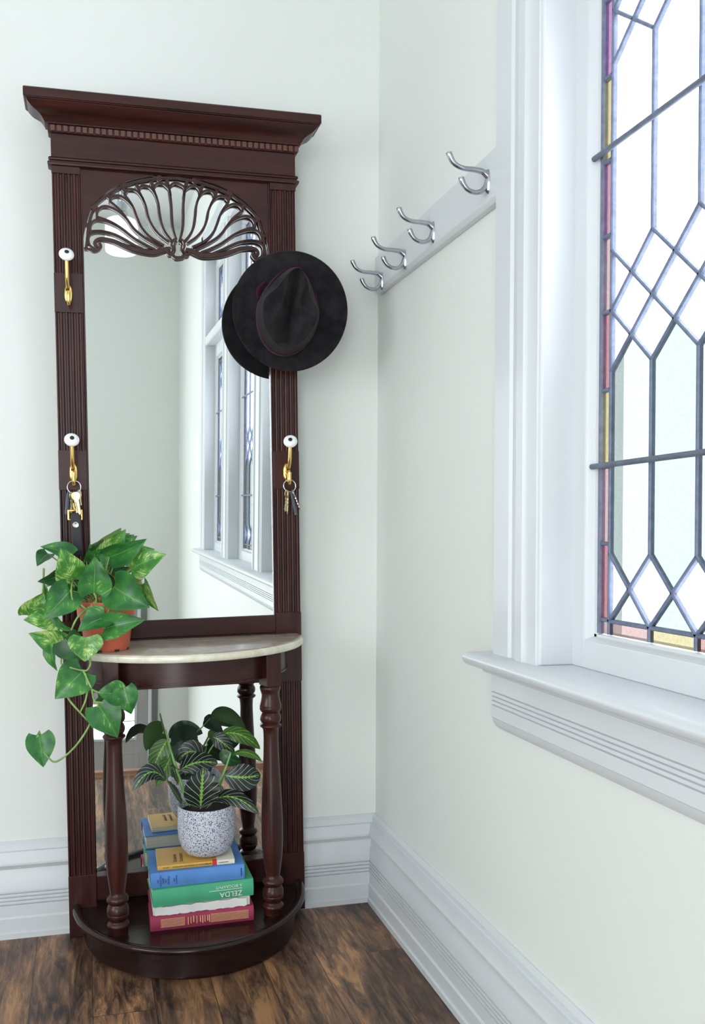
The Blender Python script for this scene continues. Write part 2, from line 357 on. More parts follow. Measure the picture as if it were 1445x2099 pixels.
def empty_struct(name, loc=(0, 0, 0), label=None):
    o = bpy.data.objects.new(name, None); COL.objects.link(o); o.location = loc; return tag(o, label, kind='structure')

# ================================================================== the room
LX, RY, HZ, CZ, LE = -3.0, -5.2, -1.6, 3.1, -1.3       # left wall x, rear wall y, lower hall floor, ceiling, landing edge
OPY0, OPY1, OPZ0, OPZ1 = -.955, -3.55, .735, 2.47
struct(MB().box(LX-.1, .14, 0, .12, -.02, CZ), 'wall_back', M_WALL, 'pale grey-green plaster wall behind the hall stand')
w = MB(); w.box(0, .14, RY, 0, HZ, OPZ0-.02).box(0, .14, RY, 0, OPZ1, CZ).box(0, .14, OPY0, 0, OPZ0-.02, OPZ1).box(0, .14, RY, OPY1, OPZ0-.02, OPZ1)
struct(w, 'wall_right', M_WALL, 'pale grey-green wall with the leaded window and hook rail')
w = MB()
w.box(LX-.1, LX, RY, 0, HZ, .6).box(LX-.1, LX, RY, 0, 2.0, CZ).box(LX-.1, LX, -1.2, 0, .6, 2.0).box(LX-.1, LX, RY, -3.1, .6, 2.0)
struct(w, 'wall_left', M_WALL, 'wall to the left, outside the picture')
DX0, DX1, DZ1 = -1.12, -.30, .30
w = MB(); w.box(LX-.1, -2.8, RY-.14, RY, HZ, CZ).box(-1.1-.0, .14, RY-.14, RY, DZ1, CZ).box(-2.8, -1.2, RY-.14, RY, 2.8, CZ).box(-2.8, -1.2, RY-.14, RY, HZ, -.9).box(-1.2, DX0+.02, RY-.14, RY, HZ, CZ).box(DX1, .14, RY-.14, RY, HZ, DZ1)
struct(w, 'wall_rear', M_WALL, 'rear wall seen in the mirrors')
struct(MB().box(LX-.1, .14, LE, .12, -.2, 0), 'floor', M_FLOOR, 'rustic brown floorboards of the landing')
w = MB()
for k in range(8): w.box(LX, 0, LE-.27*(k+1), LE-.27*k, HZ, -.2*(k+1))
w.box(LX-.1, .14, RY, LE, HZ-.1, HZ)
struct(w, 'floor_lower', M_FLOOR, 'steps and lower hall floor below the landing')
struct(MB().box(LX-.1, .14, RY-.14, .12, CZ, CZ+.1), 'ceiling', M_CEIL, 'white ceiling')
struct(MB().prism([(LE-.02, -.012), (LE-.025, 0), (LE-.018, .014), (LE+.02, .016), (LE+.03, .0), (LE+.03, -.0)], 'x', LX, 0), 'trim_1', simple('oak_lip', (.30, .14, .07), .35), 'wooden nosing along the landing edge', smooth=60)
# unseen plain windows added to fill the room with light from left and behind
def fill_window(name, c0, c1, axis, pos, label):
    e = empty_struct(name, label=label); fr = MB(); gl = MB(); (a0, z0), (a1, z1) = c0, c1
    def bx(m, p0, p1, q0, q1, d0, d1):
        if axis == 'x': m.box(pos+d0, pos+d1, p0, p1, q0, q1)
        else: m.box(p0, p1, pos+d0, pos+d1, q0, q1)
    bx(fr, a0, a0+.07, z0, z1, -.04, .04); bx(fr, a1-.07, a1, z0, z1, -.04, .04); bx(fr, a0, a1, z0, z0+.07, -.04, .04); bx(fr, a0, a1, z1-.07, z1, -.04, .04)
    mid = (a0+a1)/2; bx(fr, mid-.025, mid+.025, z0, z1, -.03, .03); bx(fr, a0, a1, (z0+z1)/2-.02, (z0+z1)/2+.02, -.03, .03)
    bx(gl, a0+.03, a1-.03, z0+.03, z1-.03, -.002, .002)
    fr.done('window_frame', M_TRIM, e, bevel=.003); gl.done('glass', G_PLAIN, e)
fill_window('fill_window_left', (-3.1, .6), (-1.2, 2.0), 'x', LX-.05, 'unseen plain sash window added in the left wall for fill light')
fill_window('fill_window_rear', (-2.8, -.9), (-1.2, 2.8), 'y', RY-.07, 'unseen plain window added in the rear wall for fill light')
# front door in the lower hall, seen in the lower mirror
M_DOOR = painted('grey_door_paint', (.42, .41, .40), .5, 60, .0005)
dr = empty_struct('door_1', (0, RY, 0), 'grey front door with a small two-pane window'); yd = -.06
gx0, gx1, gz0, gz1 = -.80, -.41, -.91, -.64
d = MB(); d.box(DX0+.02, gx0, yd-.04, yd, HZ, DZ1).box(gx1, DX1, yd-.04, yd, HZ, DZ1).box(gx0, gx1, yd-.04, yd, HZ, gz0).box(gx0, gx1, yd-.04, yd, gz1, DZ1)
for a0, a1, c0, c1 in ((-1.0, -.37, -.53, .2), (-1.0, -.37, -1.5, -1.03)):
    d.box(a0, a1, yd, yd+.004, c0, c0+.008).box(a0, a1, yd, yd+.004, c1-.008, c1).box(a0, a0+.008, yd, yd+.004, c0, c1).box(a1-.008, a1, yd, yd+.004, c0, c1)
d.done('door_leaf', M_DOOR, dr, bevel=.002)
g = MB(); g.box(gx0-.02, gx0, yd, yd+.012, gz0-.02, gz1+.02).box(gx1, gx1+.02, yd, yd+.012, gz0-.02, gz1+.02).box(gx0, gx1, yd, yd+.012, gz0-.02, gz0).box(gx0, gx1, yd, yd+.012, gz1, gz1+.02).box(gx0, gx1, yd-.03, yd+.006, -.785, -.776)
g.done('window_frame', M_TRIM, dr, bevel=.002)
MB().box(gx0, gx1, yd-.022, yd-.018, gz0, gz1).done('glass', G_PLAIN, dr)
tr = MB(); tr.box(DX1-.005, DX1+.02, yd-.05, .012, HZ, DZ1+.02); tr.done('architrave', M_TRIM, dr, bevel=.003)
MB().box(DX1+.02, DX1+.065, -.0, .02, HZ, DZ1+.02).done('door_stop', simple('sage_paint', (.14, .16, .14), .5), dr, bevel=.003)

# baseboards: one moulded profile (projection, height)
BP = [(0, 0), (.03, 0), (.03, .0125), (.026, .0145), (.026, .046), (.0225, .050), (.0225, .0755)]
for k in range(4): z = .0765+.0088*k; BP += [(.0225, z), (.0185, z+.0008), (.0185, z+.0018), (.0225, z+.0026), (.0232, z+.0055), (.0225, z+.0082)]
BP += [(.0225, .136), (.0185, .143), (.0165, .160), (.0225, .170), (.026, .1715), (.026, .176), (.0235, .180), (.020, .2015), (.0125, .2025), (.0125, .2065), (.0115, .216), (.003, .2225), (0, .2225)]
o = struct(MB().prism([(-p, z) for p, z in BP], 'x', LX, -.001), 'baseboard_back', M_TRIM, 'white moulded baseboard along the back wall', smooth=30)
struct(MB().prism([(-p, z) for p, z in BP], 'y', LE, -.001), 'baseboard_right', M_TRIM, 'white moulded baseboard along the right wall', smooth=30)

# ------------------------------------------------------------------ window bank in the right wall
win = empty_struct('window_1', label='tall white window with leaded stained glass in three bays')
bays = [(-.955, -1.70), (-1.89, -2.62), (-2.81, -3.55)]
CPR = [(0, 0), (.018, 0), (.022, .004), (.022, .066), (.017, .071), (.019, .076), (.019, .100), (.0265, .104), (.0265, .128), (.022, .132), (.020, .138), (.020, .168), (.015, .172), (.0, .172)]
def casing(y_out, sgn, z0, z1): return MB().prism([(-p, y_out-sgn*t) for p, t in CPR], 'z', z0, z1)
casing(-.785, 1, .738, 2.64).done('casing', M_TRIM, win, smooth=30)
casing(-3.72, -1, .738, 2.64).done('casing', M_TRIM, win, smooth=30)
MB().prism([(-p, 2.64-t) for p, t in CPR], 'y', -.785, -3.72).done('casing', M_TRIM, win, smooth=30)
for (a, b_) in ((bays[0][1], bays[1][0]), (bays[1][1], bays[2][0])):
    c = (a+b_)/2; h = (a-b_)/2
    pr = [(.10, h-.002), (-.012, h), (-.018, h-.008), (-.018, h-.022), (-.024, h-.026), (-.024, h-.045), (-.018, h-.05), (-.016, 0)]
    pr = pr+[(x, -t) for x, t in pr[::-1][1:]]
    MB().prism([(x, c+t) for x, t in pr], 'z', .738, 2.47).done('mullion', M_TRIM, win, smooth=30)
for a, b_ in bays: MB().prism([(.09, 1.96), (-.012, 1.96), (-.018, 1.966), (-.018, 2.006), (-.012, 2.012), (.09, 2.012)], 'y', a, b_).done('transom', M_TRIM, win, smooth=30)
# jamb linings around the opening (far, near, head)
MB().prism([(-.019, -.9505), (.1, -.9505), (.1, -.962), (-.016, -.962)], 'z', .738, 2.47).done('jamb', M_TRIM, win, bevel=.003)
MB().prism([(-.019, -3.5545), (.1, -3.5545), (.1, -3.543), (-.016, -3.543)], 'z', .738, 2.47).done('jamb', M_TRIM, win, bevel=.003)
MB().box(-.018, .1, -3.55, -.955, 2.462, 2.474).done('jamb', M_TRIM, win, bevel=.003)
SP = [(.10, .718), (.10, .738), (-.05, .738), (-.060, .7365), (-.066, .732), (-.068, .727), (-.066, .721), (-.060, .716), (-.050, .713), (-.034, .711), (-.028, .706), (-.026, .700), (0, .699), (0, .718)]
MB().prism(SP, 'y', -.752, -3.76).done('window_sill', M_TRIM, win, smooth=40, bevel=.002)
AP = [(0, .700), (-.02, .700), (-.02, .670)]
for k in range(4): z = .6695-.008*k; AP += [(-.0205, z), (-.0165, z-.001), (-.0165, z-.002), (-.0205, z-.003)]
AP += [(-.0205, .6215), (-.018, .6195), (-.016, .612), (-.011, .604), (-.003, .598), (0, .598)]
MB().prism(AP, 'y', -.778, -3.74).done('apron', M_TRIM, win, smooth=30)
GX = .06
def strip_line(m, p, q, w, x0, x1):
    p = Vector((0, p[0], p[1])); q = Vector((0, q[0], q[1])); t = (q-p).normalized(); n = Vector((0, -t.z, t.y))*w/2; c = .3*w
    m.loft([[(x1, (e+n).y, (e+n).z), (x0+c, (e+n).y, (e+n).z), (x0, (e+n*.5).y, (e+n*.5).z), (x0, (e-n*.5).y, (e-n*.5).z), (x0+c, (e-n).y, (e-n).z), (x1, (e-n).y, (e-n).z)] for e in (p, q)])
def pane(m, poly, mi):
    m.m = mi; m.loft([[(GX-.0015, y, z) for y, z in poly], [(GX+.0015, y, z) for y, z in poly]]); m.m = 0
GM = [G_CLR, G_MINT, G_MINT2, G_PINK, G_ROSE, G_BLSH, G_LILAC, G_YEL, G_BLSH2, G_YEL2, G_ROSE2]
def leaded(ya, yb, z0, z1, rows, bars, borders, seed, bayno):
    """ya far edge, yb near edge (ya > yb). rows: list of ('x', z0, z1) lattice or ('h', z0, z1) long panes"""
    rnd = random.Random(seed); m = MB(); c = MB(); B = .0285; n = 5; ia, ib = ya-B, yb+B; cw = (ia-ib)/n; cs = [ia-cw*k for k in range(n+1)]
    mids = [(cs[k]+cs[k+1])/2 for k in range(n)]; zi0, zi1 = z0+.021, z1-.021
    # border
    for side, (p, q) in enumerate(((ya, ia), (ib, yb))):
        zz = [z0]+[b2 for b2, _ in borders]; mats = [mm for _, mm in borders]
        for k in range(len(zz)-1):
            pane(m, [(p, zz[k]), (q, zz[k]), (q, zz[k+1]), (p, zz[k+1])], mats[k] if side == 0 else rnd.choice([3, 4, 5, 7]))
            if k: strip_line(c, (p, zz[k]), (q, zz[k]), .0065, GX-.004, GX+.004)
    for (p, q) in ((z0, zi0), (zi1, z1)):
        for k in range(n):
            mm = (8, 9, 10, 8, 9)[k] if p == z0 else rnd.choice([8, 9, 10])
            pane(m, [(cs[k], p), (cs[k+1], p), (cs[k+1], q), (cs[k], q)], mm)
            if k: strip_line(c, (cs[k], p), (cs[k], q), .0065, GX-.004, GX+.004)
    strip_line(c, (ia, z0), (ia, z1), .006, GX-.004, GX+.004); strip_line(c, (ib, z0), (ib, z1), .006, GX-.004, GX+.004)
    strip_line(c, (ia, zi0), (ib, zi0), .0065, GX-.004, GX+.004); strip_line(c, (ia, zi1), (ib, zi1), .0065, GX-.004, GX+.004)
    strip_line(c, (ya-.002, z0), (ya-.002, z1), .006, GX-.006, GX+.004); strip_line(c, (yb+.002, z0), (yb+.002, z1), .006, GX-.006, GX+.004)
    # lattice rows
    hs = []
    for kind, a, b2, nr in rows:
        if kind == 'x':
            h = (b2-a)/nr
            for r in range(nr):
                za, zb = a+h*r, a+h*(r+1); zm = (za+zb)/2
                for k in range(n):
                    strip_line(c, (cs[k], za), (cs[k+1], zb), .0058, GX-.004, GX+.004); strip_line(c, (cs[k+1], za), (cs[k], zb), .0058, GX-.004, GX+.004)
                    lo_edge = (r == 0 and a <= zi0+.004); hi_edge = (r == nr-1 and b2 >= zi1-.004)
                    pane(m, [(cs[k], za), (mids[k], zm), (cs[k], zb)], 0); pane(m, [(cs[k+1], za), (cs[k+1], zb), (mids[k], zm)], 0)
                    if lo_edge: pane(m, [(cs[k], za), (cs[k+1], za), (mids[k], zm)], (1, 2)[k % 2])
                    elif r > 0: pane(m, [(cs[k], za), (mids[k], za-h/2), (cs[k+1], za), (mids[k], zm)], 0)
                    if hi_edge: pane(m, [(cs[k], zb), (mids[k], zm), (cs[k+1], zb)], 1)
        else: hs.append((a, b2, nr))
    for a, b2, (d0, d1) in hs:
        for k in range(n):
            pane(m, [(cs[k], a), (mids[k], a-d0), (cs[k+1], a), (cs[k+1], b2), (mids[k], b2+d1), (cs[k], b2)], 2 if (k+bayno) % 2 and a < 1.2 else (1 if a < 1.2 or (bayno and k < 2) else 0))
            if k: strip_line(c, (cs[k], a), (cs[k], b2), .0058, GX-.004, GX+.004)
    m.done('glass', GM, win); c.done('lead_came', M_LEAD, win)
    for zb in bars:
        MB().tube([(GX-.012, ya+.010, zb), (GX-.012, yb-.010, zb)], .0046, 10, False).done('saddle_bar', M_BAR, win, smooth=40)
BORD = [(.819, 5), (.940, 4), (1.062, 5), (1.183, 7), (1.306, 4), (1.426, 5), (1.544, 3), (1.676, 7), (1.80, 6), (1.878, 3)]
BORU = [(2.14, 6), (2.27, 3), (2.41, 7)]
SW = .067
for n_, (a, b_) in enumerate(bays):
    for (z0, z1, g0, g1) in ((.738, 1.962, .797, 1.878), (2.010, 2.464, 2.06, 2.41)):
        s = MB(); x0, x1 = .043, .085
        s.box(x0, x1, a-.045, a-.005, z0, z1).box(x0, x1, b_+.005, b_+.045, z0, z1).box(x0, x1, b_+.045, a-.045, z0, g0-.013).box(x0, x1, b_+.045, a-.045, g1+.013, z1)
        s.done('sash', M_TRIM, win, bevel=.002)
        mo = MB(); pr = [(.045, 0), (.050, .006), (.056, .010), (.056, .017), (.066, .022), (.08, .022), (.08, 0)]
        mo.prism([(x, a-.045-t) for x, t in pr], 'z', g0-.013, g1+.013).prism([(x, b_+.045+t) for x, t in pr], 'z', g0-.013, g1+.013)
        mo.prism([(x, g0-.013+t*.6) for x, t in pr], 'y', b_+.045, a-.045).prism([(x, g1+.013-t*.6) for x, t in pr], 'y', b_+.045, a-.045)
        mo.done('glazing_bead', M_TRIM, win, smooth=40)
    leaded(a-SW, b_+SW, .797, 1.878, [('x', .818, .925, 1), ('h', .925, 1.21, (.0535, .0475)), ('x', 1.21, 1.40, 2), ('h', 1.40, 1.69, (.0475, .0418)), ('x', 1.69, 1.857, 2)], (1.063, 1.555), BORD, 3+n_, n_)
    leaded(a-SW, b_+SW, 2.06, 2.41, [('x', 2.081, 2.18, 1), ('h', 2.18, 2.29, (.0495, .0495)), ('x', 2.29, 2.389, 1)], (), BORU, 13+n_, n_)

# ------------------------------------------------------------------ hook rail on the right wall
rail = thing('hook_rail', 'white painted plank with four nickel coat hooks on the right wall', 'coat rack', (0, -.035, 1.568), False)
RB = (0, -.035, 1.568)
pl = MB(); pl.loft([[(-.0, y, z0), (-.014, y, z0), (-.021, y, z0+.008), (-.021, y, z1-.002), (-.018, y, z1), (0, y, z1)] for y, z0, z1 in ((-.037, 1.570, 1.664), (-.793, 1.561, 1.658))])
pl.done('plank', M_TRIM, rail, RB, bevel=.002)
MB().box(-.0205, -.003, -.7965, -.7925, 1.568, 1.657).done('plank_end', M_RAWEND, rail, RB)['label'] = 'chipped end of the plank showing bare dark timber'
def coat_hook(y, z):
    h = MB(); zz = z-1.622; X = -.021
    h.loft([[(X-.0005+d*.0, y+hw*math.cos(t), z-.016+hh*math.sin(t)) for t in [2*PI*k/16 for k in range(16)]] for d, hw, hh in ((0, .0075, .023), (0, .0075, .023))][:1]+[[(X-.004, y+.006*math.cos(2*PI*k/16), z-.016+.021*math.sin(2*PI*k/16)) for k in range(16)]])
    h.tube([(X-.001, y, z-.006), (X-.012, y, z+.001), (X-.030, y, z+.003), (X-.046, y, z+.003), (X-.060, y, z+.006), (X-.070, y, z+.013), (X-.0765, y, z+.024), (X-.078, y, z+.029)], [.0065, .0055, .0048, .0045, .0045, .0048, .0058, .0052], 12)
    h.tube([(X-.001, y, z-.014), (X-.006, y, z-.026), (X-.016, y, z-.036), (X-.028, y, z-.0385), (X-.040, y, z-.035), (X-.048, y, z-.027), (X-.0525, y, z-.019), (X-.054, y, z-.014)], [.006, .0052, .0046, .0043, .0043, .0047, .0056, .005], 12)
    hk = h.done('hook', M_CHROME, rail, RB, smooth=50)
    sc = MB(); sc.lathe([(.0001, z-.0035), (.0026, z-.003), (.0026, z+.003), (.0001, z+.0035)], X-.0052, y, 12); sc.done('screw', M_STEEL, hk, RB)
for y, z in ((-.753, 1.620), (-.467, 1.6135), (-.281, 1.6075), (-.104, 1.6025)): coat_hook(y, z)

# ================================================================== hall stand (own frame: x 0..0.564, y 0 front face, z up)
HW = .564
st = thing('hall_stand', 'tall dark mahogany hall stand with mirrors, marble shelf and carved shell', 'hall stand', (0, 0, 0))
B0 = (0, 0, 0)
def flute_profile(x0, x1, n, y, dep):
    """front contour of a fluted strip, as (x,y)"""
    p = [(x0, y)]; pitch = (x1-x0)/n; w = pitch*.64
    for k in range(n):
        c = x0+pitch*(k+.5)
        for j in range(9):
            t = -1+2*j/8; p.append((c+w/2*t, y+dep*math.sqrt(max(0, 1-t*t))))
    p.append((x1, y)); return p
for side in (0, 1):
    x0, x1 = (0, .062) if side == 0 else (.502, .564)
    body = MB().box(x0, x1, .004, .030, 0.002, 1.79); body.done('stile', M_MAH, st, B0, bevel=.001)
    f = MB()
    for z0, z1 in ((.147, .577), (.7485, 1.052), (1.144, 1.4585), (1.548, 1.772)):
        pr = flute_profile(x0+.001, x1-.001, 5, .0, .0036)+[(x1-.001, .0042), (x0+.001, .0042)]
        f.loft([[(px, py, z0) for px, py in pr], [(px, py, z1) for px, py in pr]])
    f.done('fluting', M_MAH, st, B0, smooth=40)
    for z0, z1, p in ((.002, .147, .0015), (.577, .7485, .0015), (1.052, 1.144, .0012), (1.4585, 1.548, .0012), (1.772, 1.789, .003)):
        MB().box(x0-.0005, x1+.0005, -p, .0042, z0, z1).done('stile_block', M_MAH, st, B0, bevel=.0008)
# inner frame of the big mirror
fr = MB()
for xa, xb in ((.062, .0665), (.4975, .502)): fr.box(xa, xb, .002, .030, .70, 1.79)
fr.done('mirror_frame', M_MAH, st, B0, bevel=.001)
MB().box(.062, .502, .001, .030, .70, .7425).done('rail', M_MAH, st, B0, bevel=.0015)
MB().box(.062, .502, .004, .030, .08, .139).done('rail', M_MAH, st, B0, bevel=.0015)
MB().box(.062, .502, .004, .030, .577, .70).done('rail', M_MAHD, st, B0, bevel=.0015)
bk = MB().box(.002, .562, .031, .035, .03, 1.86); bk.done('back_panel', M_MAHD, st, B0)
def mirror(name, x0, x1, z0, z1, y, rx, rz):
    cx, cz = (x0+x1)/2, (z0+z1)/2; a, b2 = math.radians(rx), math.radians(rz)
    Rm = Matrix.Rotation(a, 3, 'X') @ Matrix.Rotation(b2, 3, 'Z'); vs = []
    for yy in (0, .0025):
        for px, pz in ((x0, z0), (x1, z0), (x1, z1), (x0, z1)):
            q = Rm @ Vector((px-cx, yy, pz-cz)); vs.append((q.x+cx, q.y+y, q.z+cz))
    m = MB(); m.add(vs, [(3, 2, 1, 0), (4, 5, 6, 7), (0, 1, 5, 4), (1, 2, 6, 5), (2, 3, 7, 6), (3, 0, 4, 7)]); return m.done(name, M_MIR, st, B0)
mirror('mirror', .0655, .4985, .7405, 1.80, .0102, -.5, .75)
mirror('mirror', .064, .500, .137, .579, .021, 0, .25)
# header board with the shell-shaped cut-out
XC = .2815
def loc(u, v, y=.006): p = at(u, v, y); return (p.x, p.z)
arch_c = [loc(180+X/7.225, 360+Y/7.225) for X, Y in [(-62, 1075), (-62, 900), (-40, 790), (0, 640), (50, 490), (110, 400), (220, 295), (330, 210), (450, 148), (580, 88), (700, 50), (830, 22), (960, 2), (1100, -14), (1320, -20)]]
half = [(x, z) for x, z in arch_c]; rightside = [(2*XC-x, z) for x, z in half[::-1][1:]]
arc = half+rightside
P = [Vector((x, 0, z)) for x, z in arc]; P, _ = resample(P, [1]*len(P), 4)
hb = MB(); vs = []; ZT = 1.795
for p in P:
    x = min(max(p.x, .0625), .5015)
    vs += [(x, .0035, p.z), (x, .0035, ZT), (x, .0105, ZT), (x, .0105, p.z)]
fs = []
for i in range(len(P)-1):
    for j in range(4): fs.append((4*i+j, 4*i+(j+1) % 4, 4*i+4+(j+1) % 4, 4*i+4+j))
hb.add(vs, fs); hb.done('header_board', M_MAH, st, B0)
# shell fretwork
def pts(lst): return [loc(180+X/7.225, 360+Y/7.225) for X, Y in lst]
def mirx(lst): return [(2*XC-x, z) for x, z in lst]
sh = MB(); Y0, Y1 = .0022, .0100
ribs = [
 ([(1205, 190), (1235, 420), (1245, 620), (1260, 780), (1300, 930)], [.0042, .0040, .0044, .0044, .0040]),
 ([(975, 210), (1040, 400), (1062, 560), (1092, 720), (1150, 850), (1240, 965)], [.0042, .0040, .0044, .0046, .0044, .0040]),
 ([(757, 235), (850, 430), (890, 600), (950, 740), (1050, 870), (1200, 990)], [.0042, .0040, .0044, .0046, .0044, .0044]),
 ([(545, 285), (660, 450), (730, 630), (800, 780), (930, 920), (1130, 1040)], [.0042, .0040, .0044, .0048, .0046, .0046]),
 ([(330, 392), (395, 440), (480, 520), (580, 650), (690, 800), (850, 930), (1090, 1075)], [.0050, .0042, .0042, .0046, .0050, .0050, .0040]),
 ([(140, 615), (320, 680), (500, 790), (680, 930), (850, 1030), (1000, 1100)], [.0042, .0044, .0050, .0050, .0050, .0040]),
 ([(45, 830), (200, 828), (380, 872), (540, 950), (680, 1030), (820, 1095)], [.0044, .0052, .0052, .0054, .0050, .0040]),
 ([(150, 1045), (110, 1030), (110, 985), (150, 950), (230, 942), (380, 975), (530, 1040), (680, 1095), (850, 1130), (1000, 1140), (1190, 1085)], [.0050, .0066, .0062, .0060, .0068, .0078, .0088, .0098, .0108, .0110, .0080]),
]
arcs = [
 [(975, 215), (985, 160), (1035, 118), (1110, 122), (1165, 160), (1205, 205), (1225, 300)],
 [(757, 240), (765, 185), (815, 152), (890, 162), (940, 195), (990, 260), (1020, 330)],
 [(545, 290), (555, 235), (610, 205), (680, 210), (740, 245), (800, 320), (836, 400)],
 [(328, 400), (335, 345), (385, 305), (455, 300), (520, 325), (600, 385), (662, 458)],
 [(140, 625), (135, 555), (165, 495), (225, 460), (300, 462), (390, 500), (480, 555), (570, 640)],
 [(40, 830), (35, 760), (65, 695), (125, 658), (190, 660), (260, 676), (340, 705), (440, 752)],
 [(95, 1085), (30, 1035), (8, 965), (20, 890), (70, 850), (130, 834), (220, 838), (330, 862)],
]
for p, wd_ in ribs:
    wd_ = [w_*1.28 for w_ in wd_]; q = pts(p); sh.ribbon(q, wd_, Y0, Y1); sh.ribbon(mirx(q), wd_, Y0, Y1)
for p in arcs:
    q = pts(p); sh.ribbon(q, .0056, Y0, Y1); sh.ribbon(mirx(q), .0056, Y0, Y1)
q = pts([(1205, 205), (1225, 150), (1300, 112)]); top = q+mirx(q)[::-1][1:]; sh.ribbon(top, .0056, Y0, Y1)
q = pts([(-48, 1085), (-25, 1062), (-8, 930), (5, 790), (22, 690), (60, 560), (115, 440), (215, 345), (330, 262), (450, 195), (570, 138), (700, 98), (840, 70), (960, 52), (1080, 40), (1200, 34), (1312, 32)])
rim = q+mirx(q)[::-1][1:]; sh.ribbon(rim, .0062, Y0+.001, Y1)
q = pts([(-50, 1088), (0, 1090), (60, 1105), (110, 1108), (160, 1085), (188, 1045), (170, 1000)]); sh.ribbon(q, [.004, .0055, .0075, .0085, .0085, .0080, .006], Y0, Y1); sh.ribbon(mirx(q), [.004, .0055, .0075, .0085, .0085, .0080, .006], Y0, Y1)
for X, Y in ((95, 470), (530, 150), (1050, 35)):     # blocks that tie the shell to the board
    (x, z) = loc(180+X/7.225, 360+Y/7.225)
    for xx in (x, 2*XC-x): sh.ribbon([(xx-.006, z-.004), (xx+.006, z+.004)] if xx < XC else [(xx-.006, z+.004), (xx+.006, z-.004)], .013, Y0, Y1, False)
for X, Y in ((1180, 120), (960, 150), (750, 190), (560, 240), (330, 330), (130, 520), (30, 740)):   # webs between petal tops and rim
    (x, z) = loc(180+X/7.225, 360+Y/7.225)
    for s_ in (1, -1):
        xx = x if s_ > 0 else 2*XC-x
        d = Vector((xx-XC, 0, z-1.62)).normalized(); sh.ribbon([(xx-d.x*.004, z-d.z*.004), (xx+d.x*.010, z+d.z*.010)], .0085, Y0+.0005, Y1, False)
# keyhole knot in the middle
kc = loc(362.7, 509)
q = pts([(1320, 935), (1265, 955), (1245, 1000), (1240, 1040), (1262, 1090), (1240, 1135), (1215, 1150)]); sh.ribbon(q, .0044, Y0-.001, Y1); sh.ribbon(mirx(q), .0044, Y0-.001, Y1)
q = pts([(1320, 985), (1285, 1010), (1290, 1080), (1290, 1120), (1270, 1160)]); sh.ribbon(q, .0036, Y0-.001, Y1); sh.ribbon(mirx(q), .0036, Y0-.001, Y1)
q = pts([(1175, 1120), (1195, 1165), (1245, 1175), (1275, 1205), (1320, 1222)]); q2 = q+mirx(q)[::-1][1:]; sh.ribbon(q2, .0070, Y0-.002, Y1)
q = pts([(1200, 1060), (1205, 1110)]); sh.ribbon(q, .007, Y0-.001, Y1, False); sh.ribbon(mirx(q), .007, Y0-.001, Y1, False)
sh.done('shell_fretwork', M_FRET, st, B0)['label'] = 'pierced wooden shell carving across the top of the mirror'
# frieze, bead and crown
MB().box(-.0005, HW+.0005, -.001, .030, 1.80, 1.862).done('frieze', M_MAH, st, B0, bevel=.0008)
def mitred(prof, name, mat, x0=0, x1=HW, yb=.030, smooth=30, parent=None):
    """prof = (projection, z); moulding that returns round both sides"""
    m = MB(); R = []
    for p, z in prof: R.append([(x0-p, yb, z), (x0-p, -p, z), (x1+p, -p, z), (x1+p, yb, z)])
    m.loft(R, True, True); return m.done(name, mat, parent or st, B0 if parent is None else None, smooth=smooth)
mitred([(.001, 1.786), (.002, 1.787), (.0075, 1.789), (.0085, 1.7925), (.0075, 1.796), (.003, 1.7975), (.003, 1.7995), (.006, 1.801), (.0065, 1.804), (.004, 1.8075), (.0, 1.809)], 'bead_moulding', M_MAH)
mitred([(.002, 1.860), (.004, 1.8605), (.006, 1.862), (.006, 1.8775), (.012, 1.8785), (.012, 1.881), (.0135, 1.883), (.0155, 1.886), (.018, 1.890), (.0215, 1.894), (.0275, 1.8975), (.034, 1.9005), (.040, 1.9045), (.045, 1.9095), (.0485, 1.914), (.0485, 1.9155), (.052, 1.9165), (.052, 1.918), (.0545, 1.919), (.0545, 1.937), (.052, 1.9395), (.046, 1.941)], 'crown_moulding', M_MAH)
dn = MB(); k = 0; xx = .0
while xx < HW: dn.box(xx, xx+.0095, -.0105, -.0055, 1.8635, 1.8765); xx += .01405
dn.done('dentil_band', simple('dentil_wood', (.105, .036, .022), .4), st, B0, bevel=.0006)
# demilune shelf
def semi(a, b2, n=48, xc=.2825, y0=.0): return [(xc-a*math.cos(PI*k/n), y0-b2*math.sin(PI*k/n)) for k in range(n+1)]
def slab(prof, a, b2, name, mat, parent=st, smooth=35, **kw):
    m = MB(); m.loft([[(x, y, z) for x, y in semi(a+p, b2+p)] for p, z in prof]); return m.done(name, mat, parent, B0, smooth=smooth, **kw)
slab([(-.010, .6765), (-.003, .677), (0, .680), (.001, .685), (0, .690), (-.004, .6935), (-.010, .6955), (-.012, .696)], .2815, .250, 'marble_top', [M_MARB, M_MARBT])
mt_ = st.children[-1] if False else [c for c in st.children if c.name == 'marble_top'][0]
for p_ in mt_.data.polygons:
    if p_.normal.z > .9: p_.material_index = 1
# apron board (thin curved) + lower bead
def curved_band(a, b2, th, z0, z1, name, mat, k0=0, k1=48):
    o_ = semi(a, b2)[k0:k1+1]; i_ = semi(a-th, b2-th)[k0:k1+1]; m = MB(); R = []
    for (xo, yo), (xi, yi) in zip(o_, i_): R.append([(xo, yo, z0), (xo, yo, z1), (xi, yi, z1), (xi, yi, z0)])
    m.loft(R); return m.done(name, mat, st, B0, smooth=35)
curved_band(.2400, .2085, .016, .6175, .677, 'apron', M_MAH)
curved_band(.2420, .2105, .008, .6175, .6215, 'apron_bead', M_MAH)
curved_band(.2412, .2097, .004, .6232, .6248, 'apron_bead', M_MAHD)
MB().loft([[(x, y, .672) for x, y in semi(.225, .193)], [(x, y, .6765) for x, y in semi(.225, .193)]]).done('shelf_board', M_MAHD, st, B0)
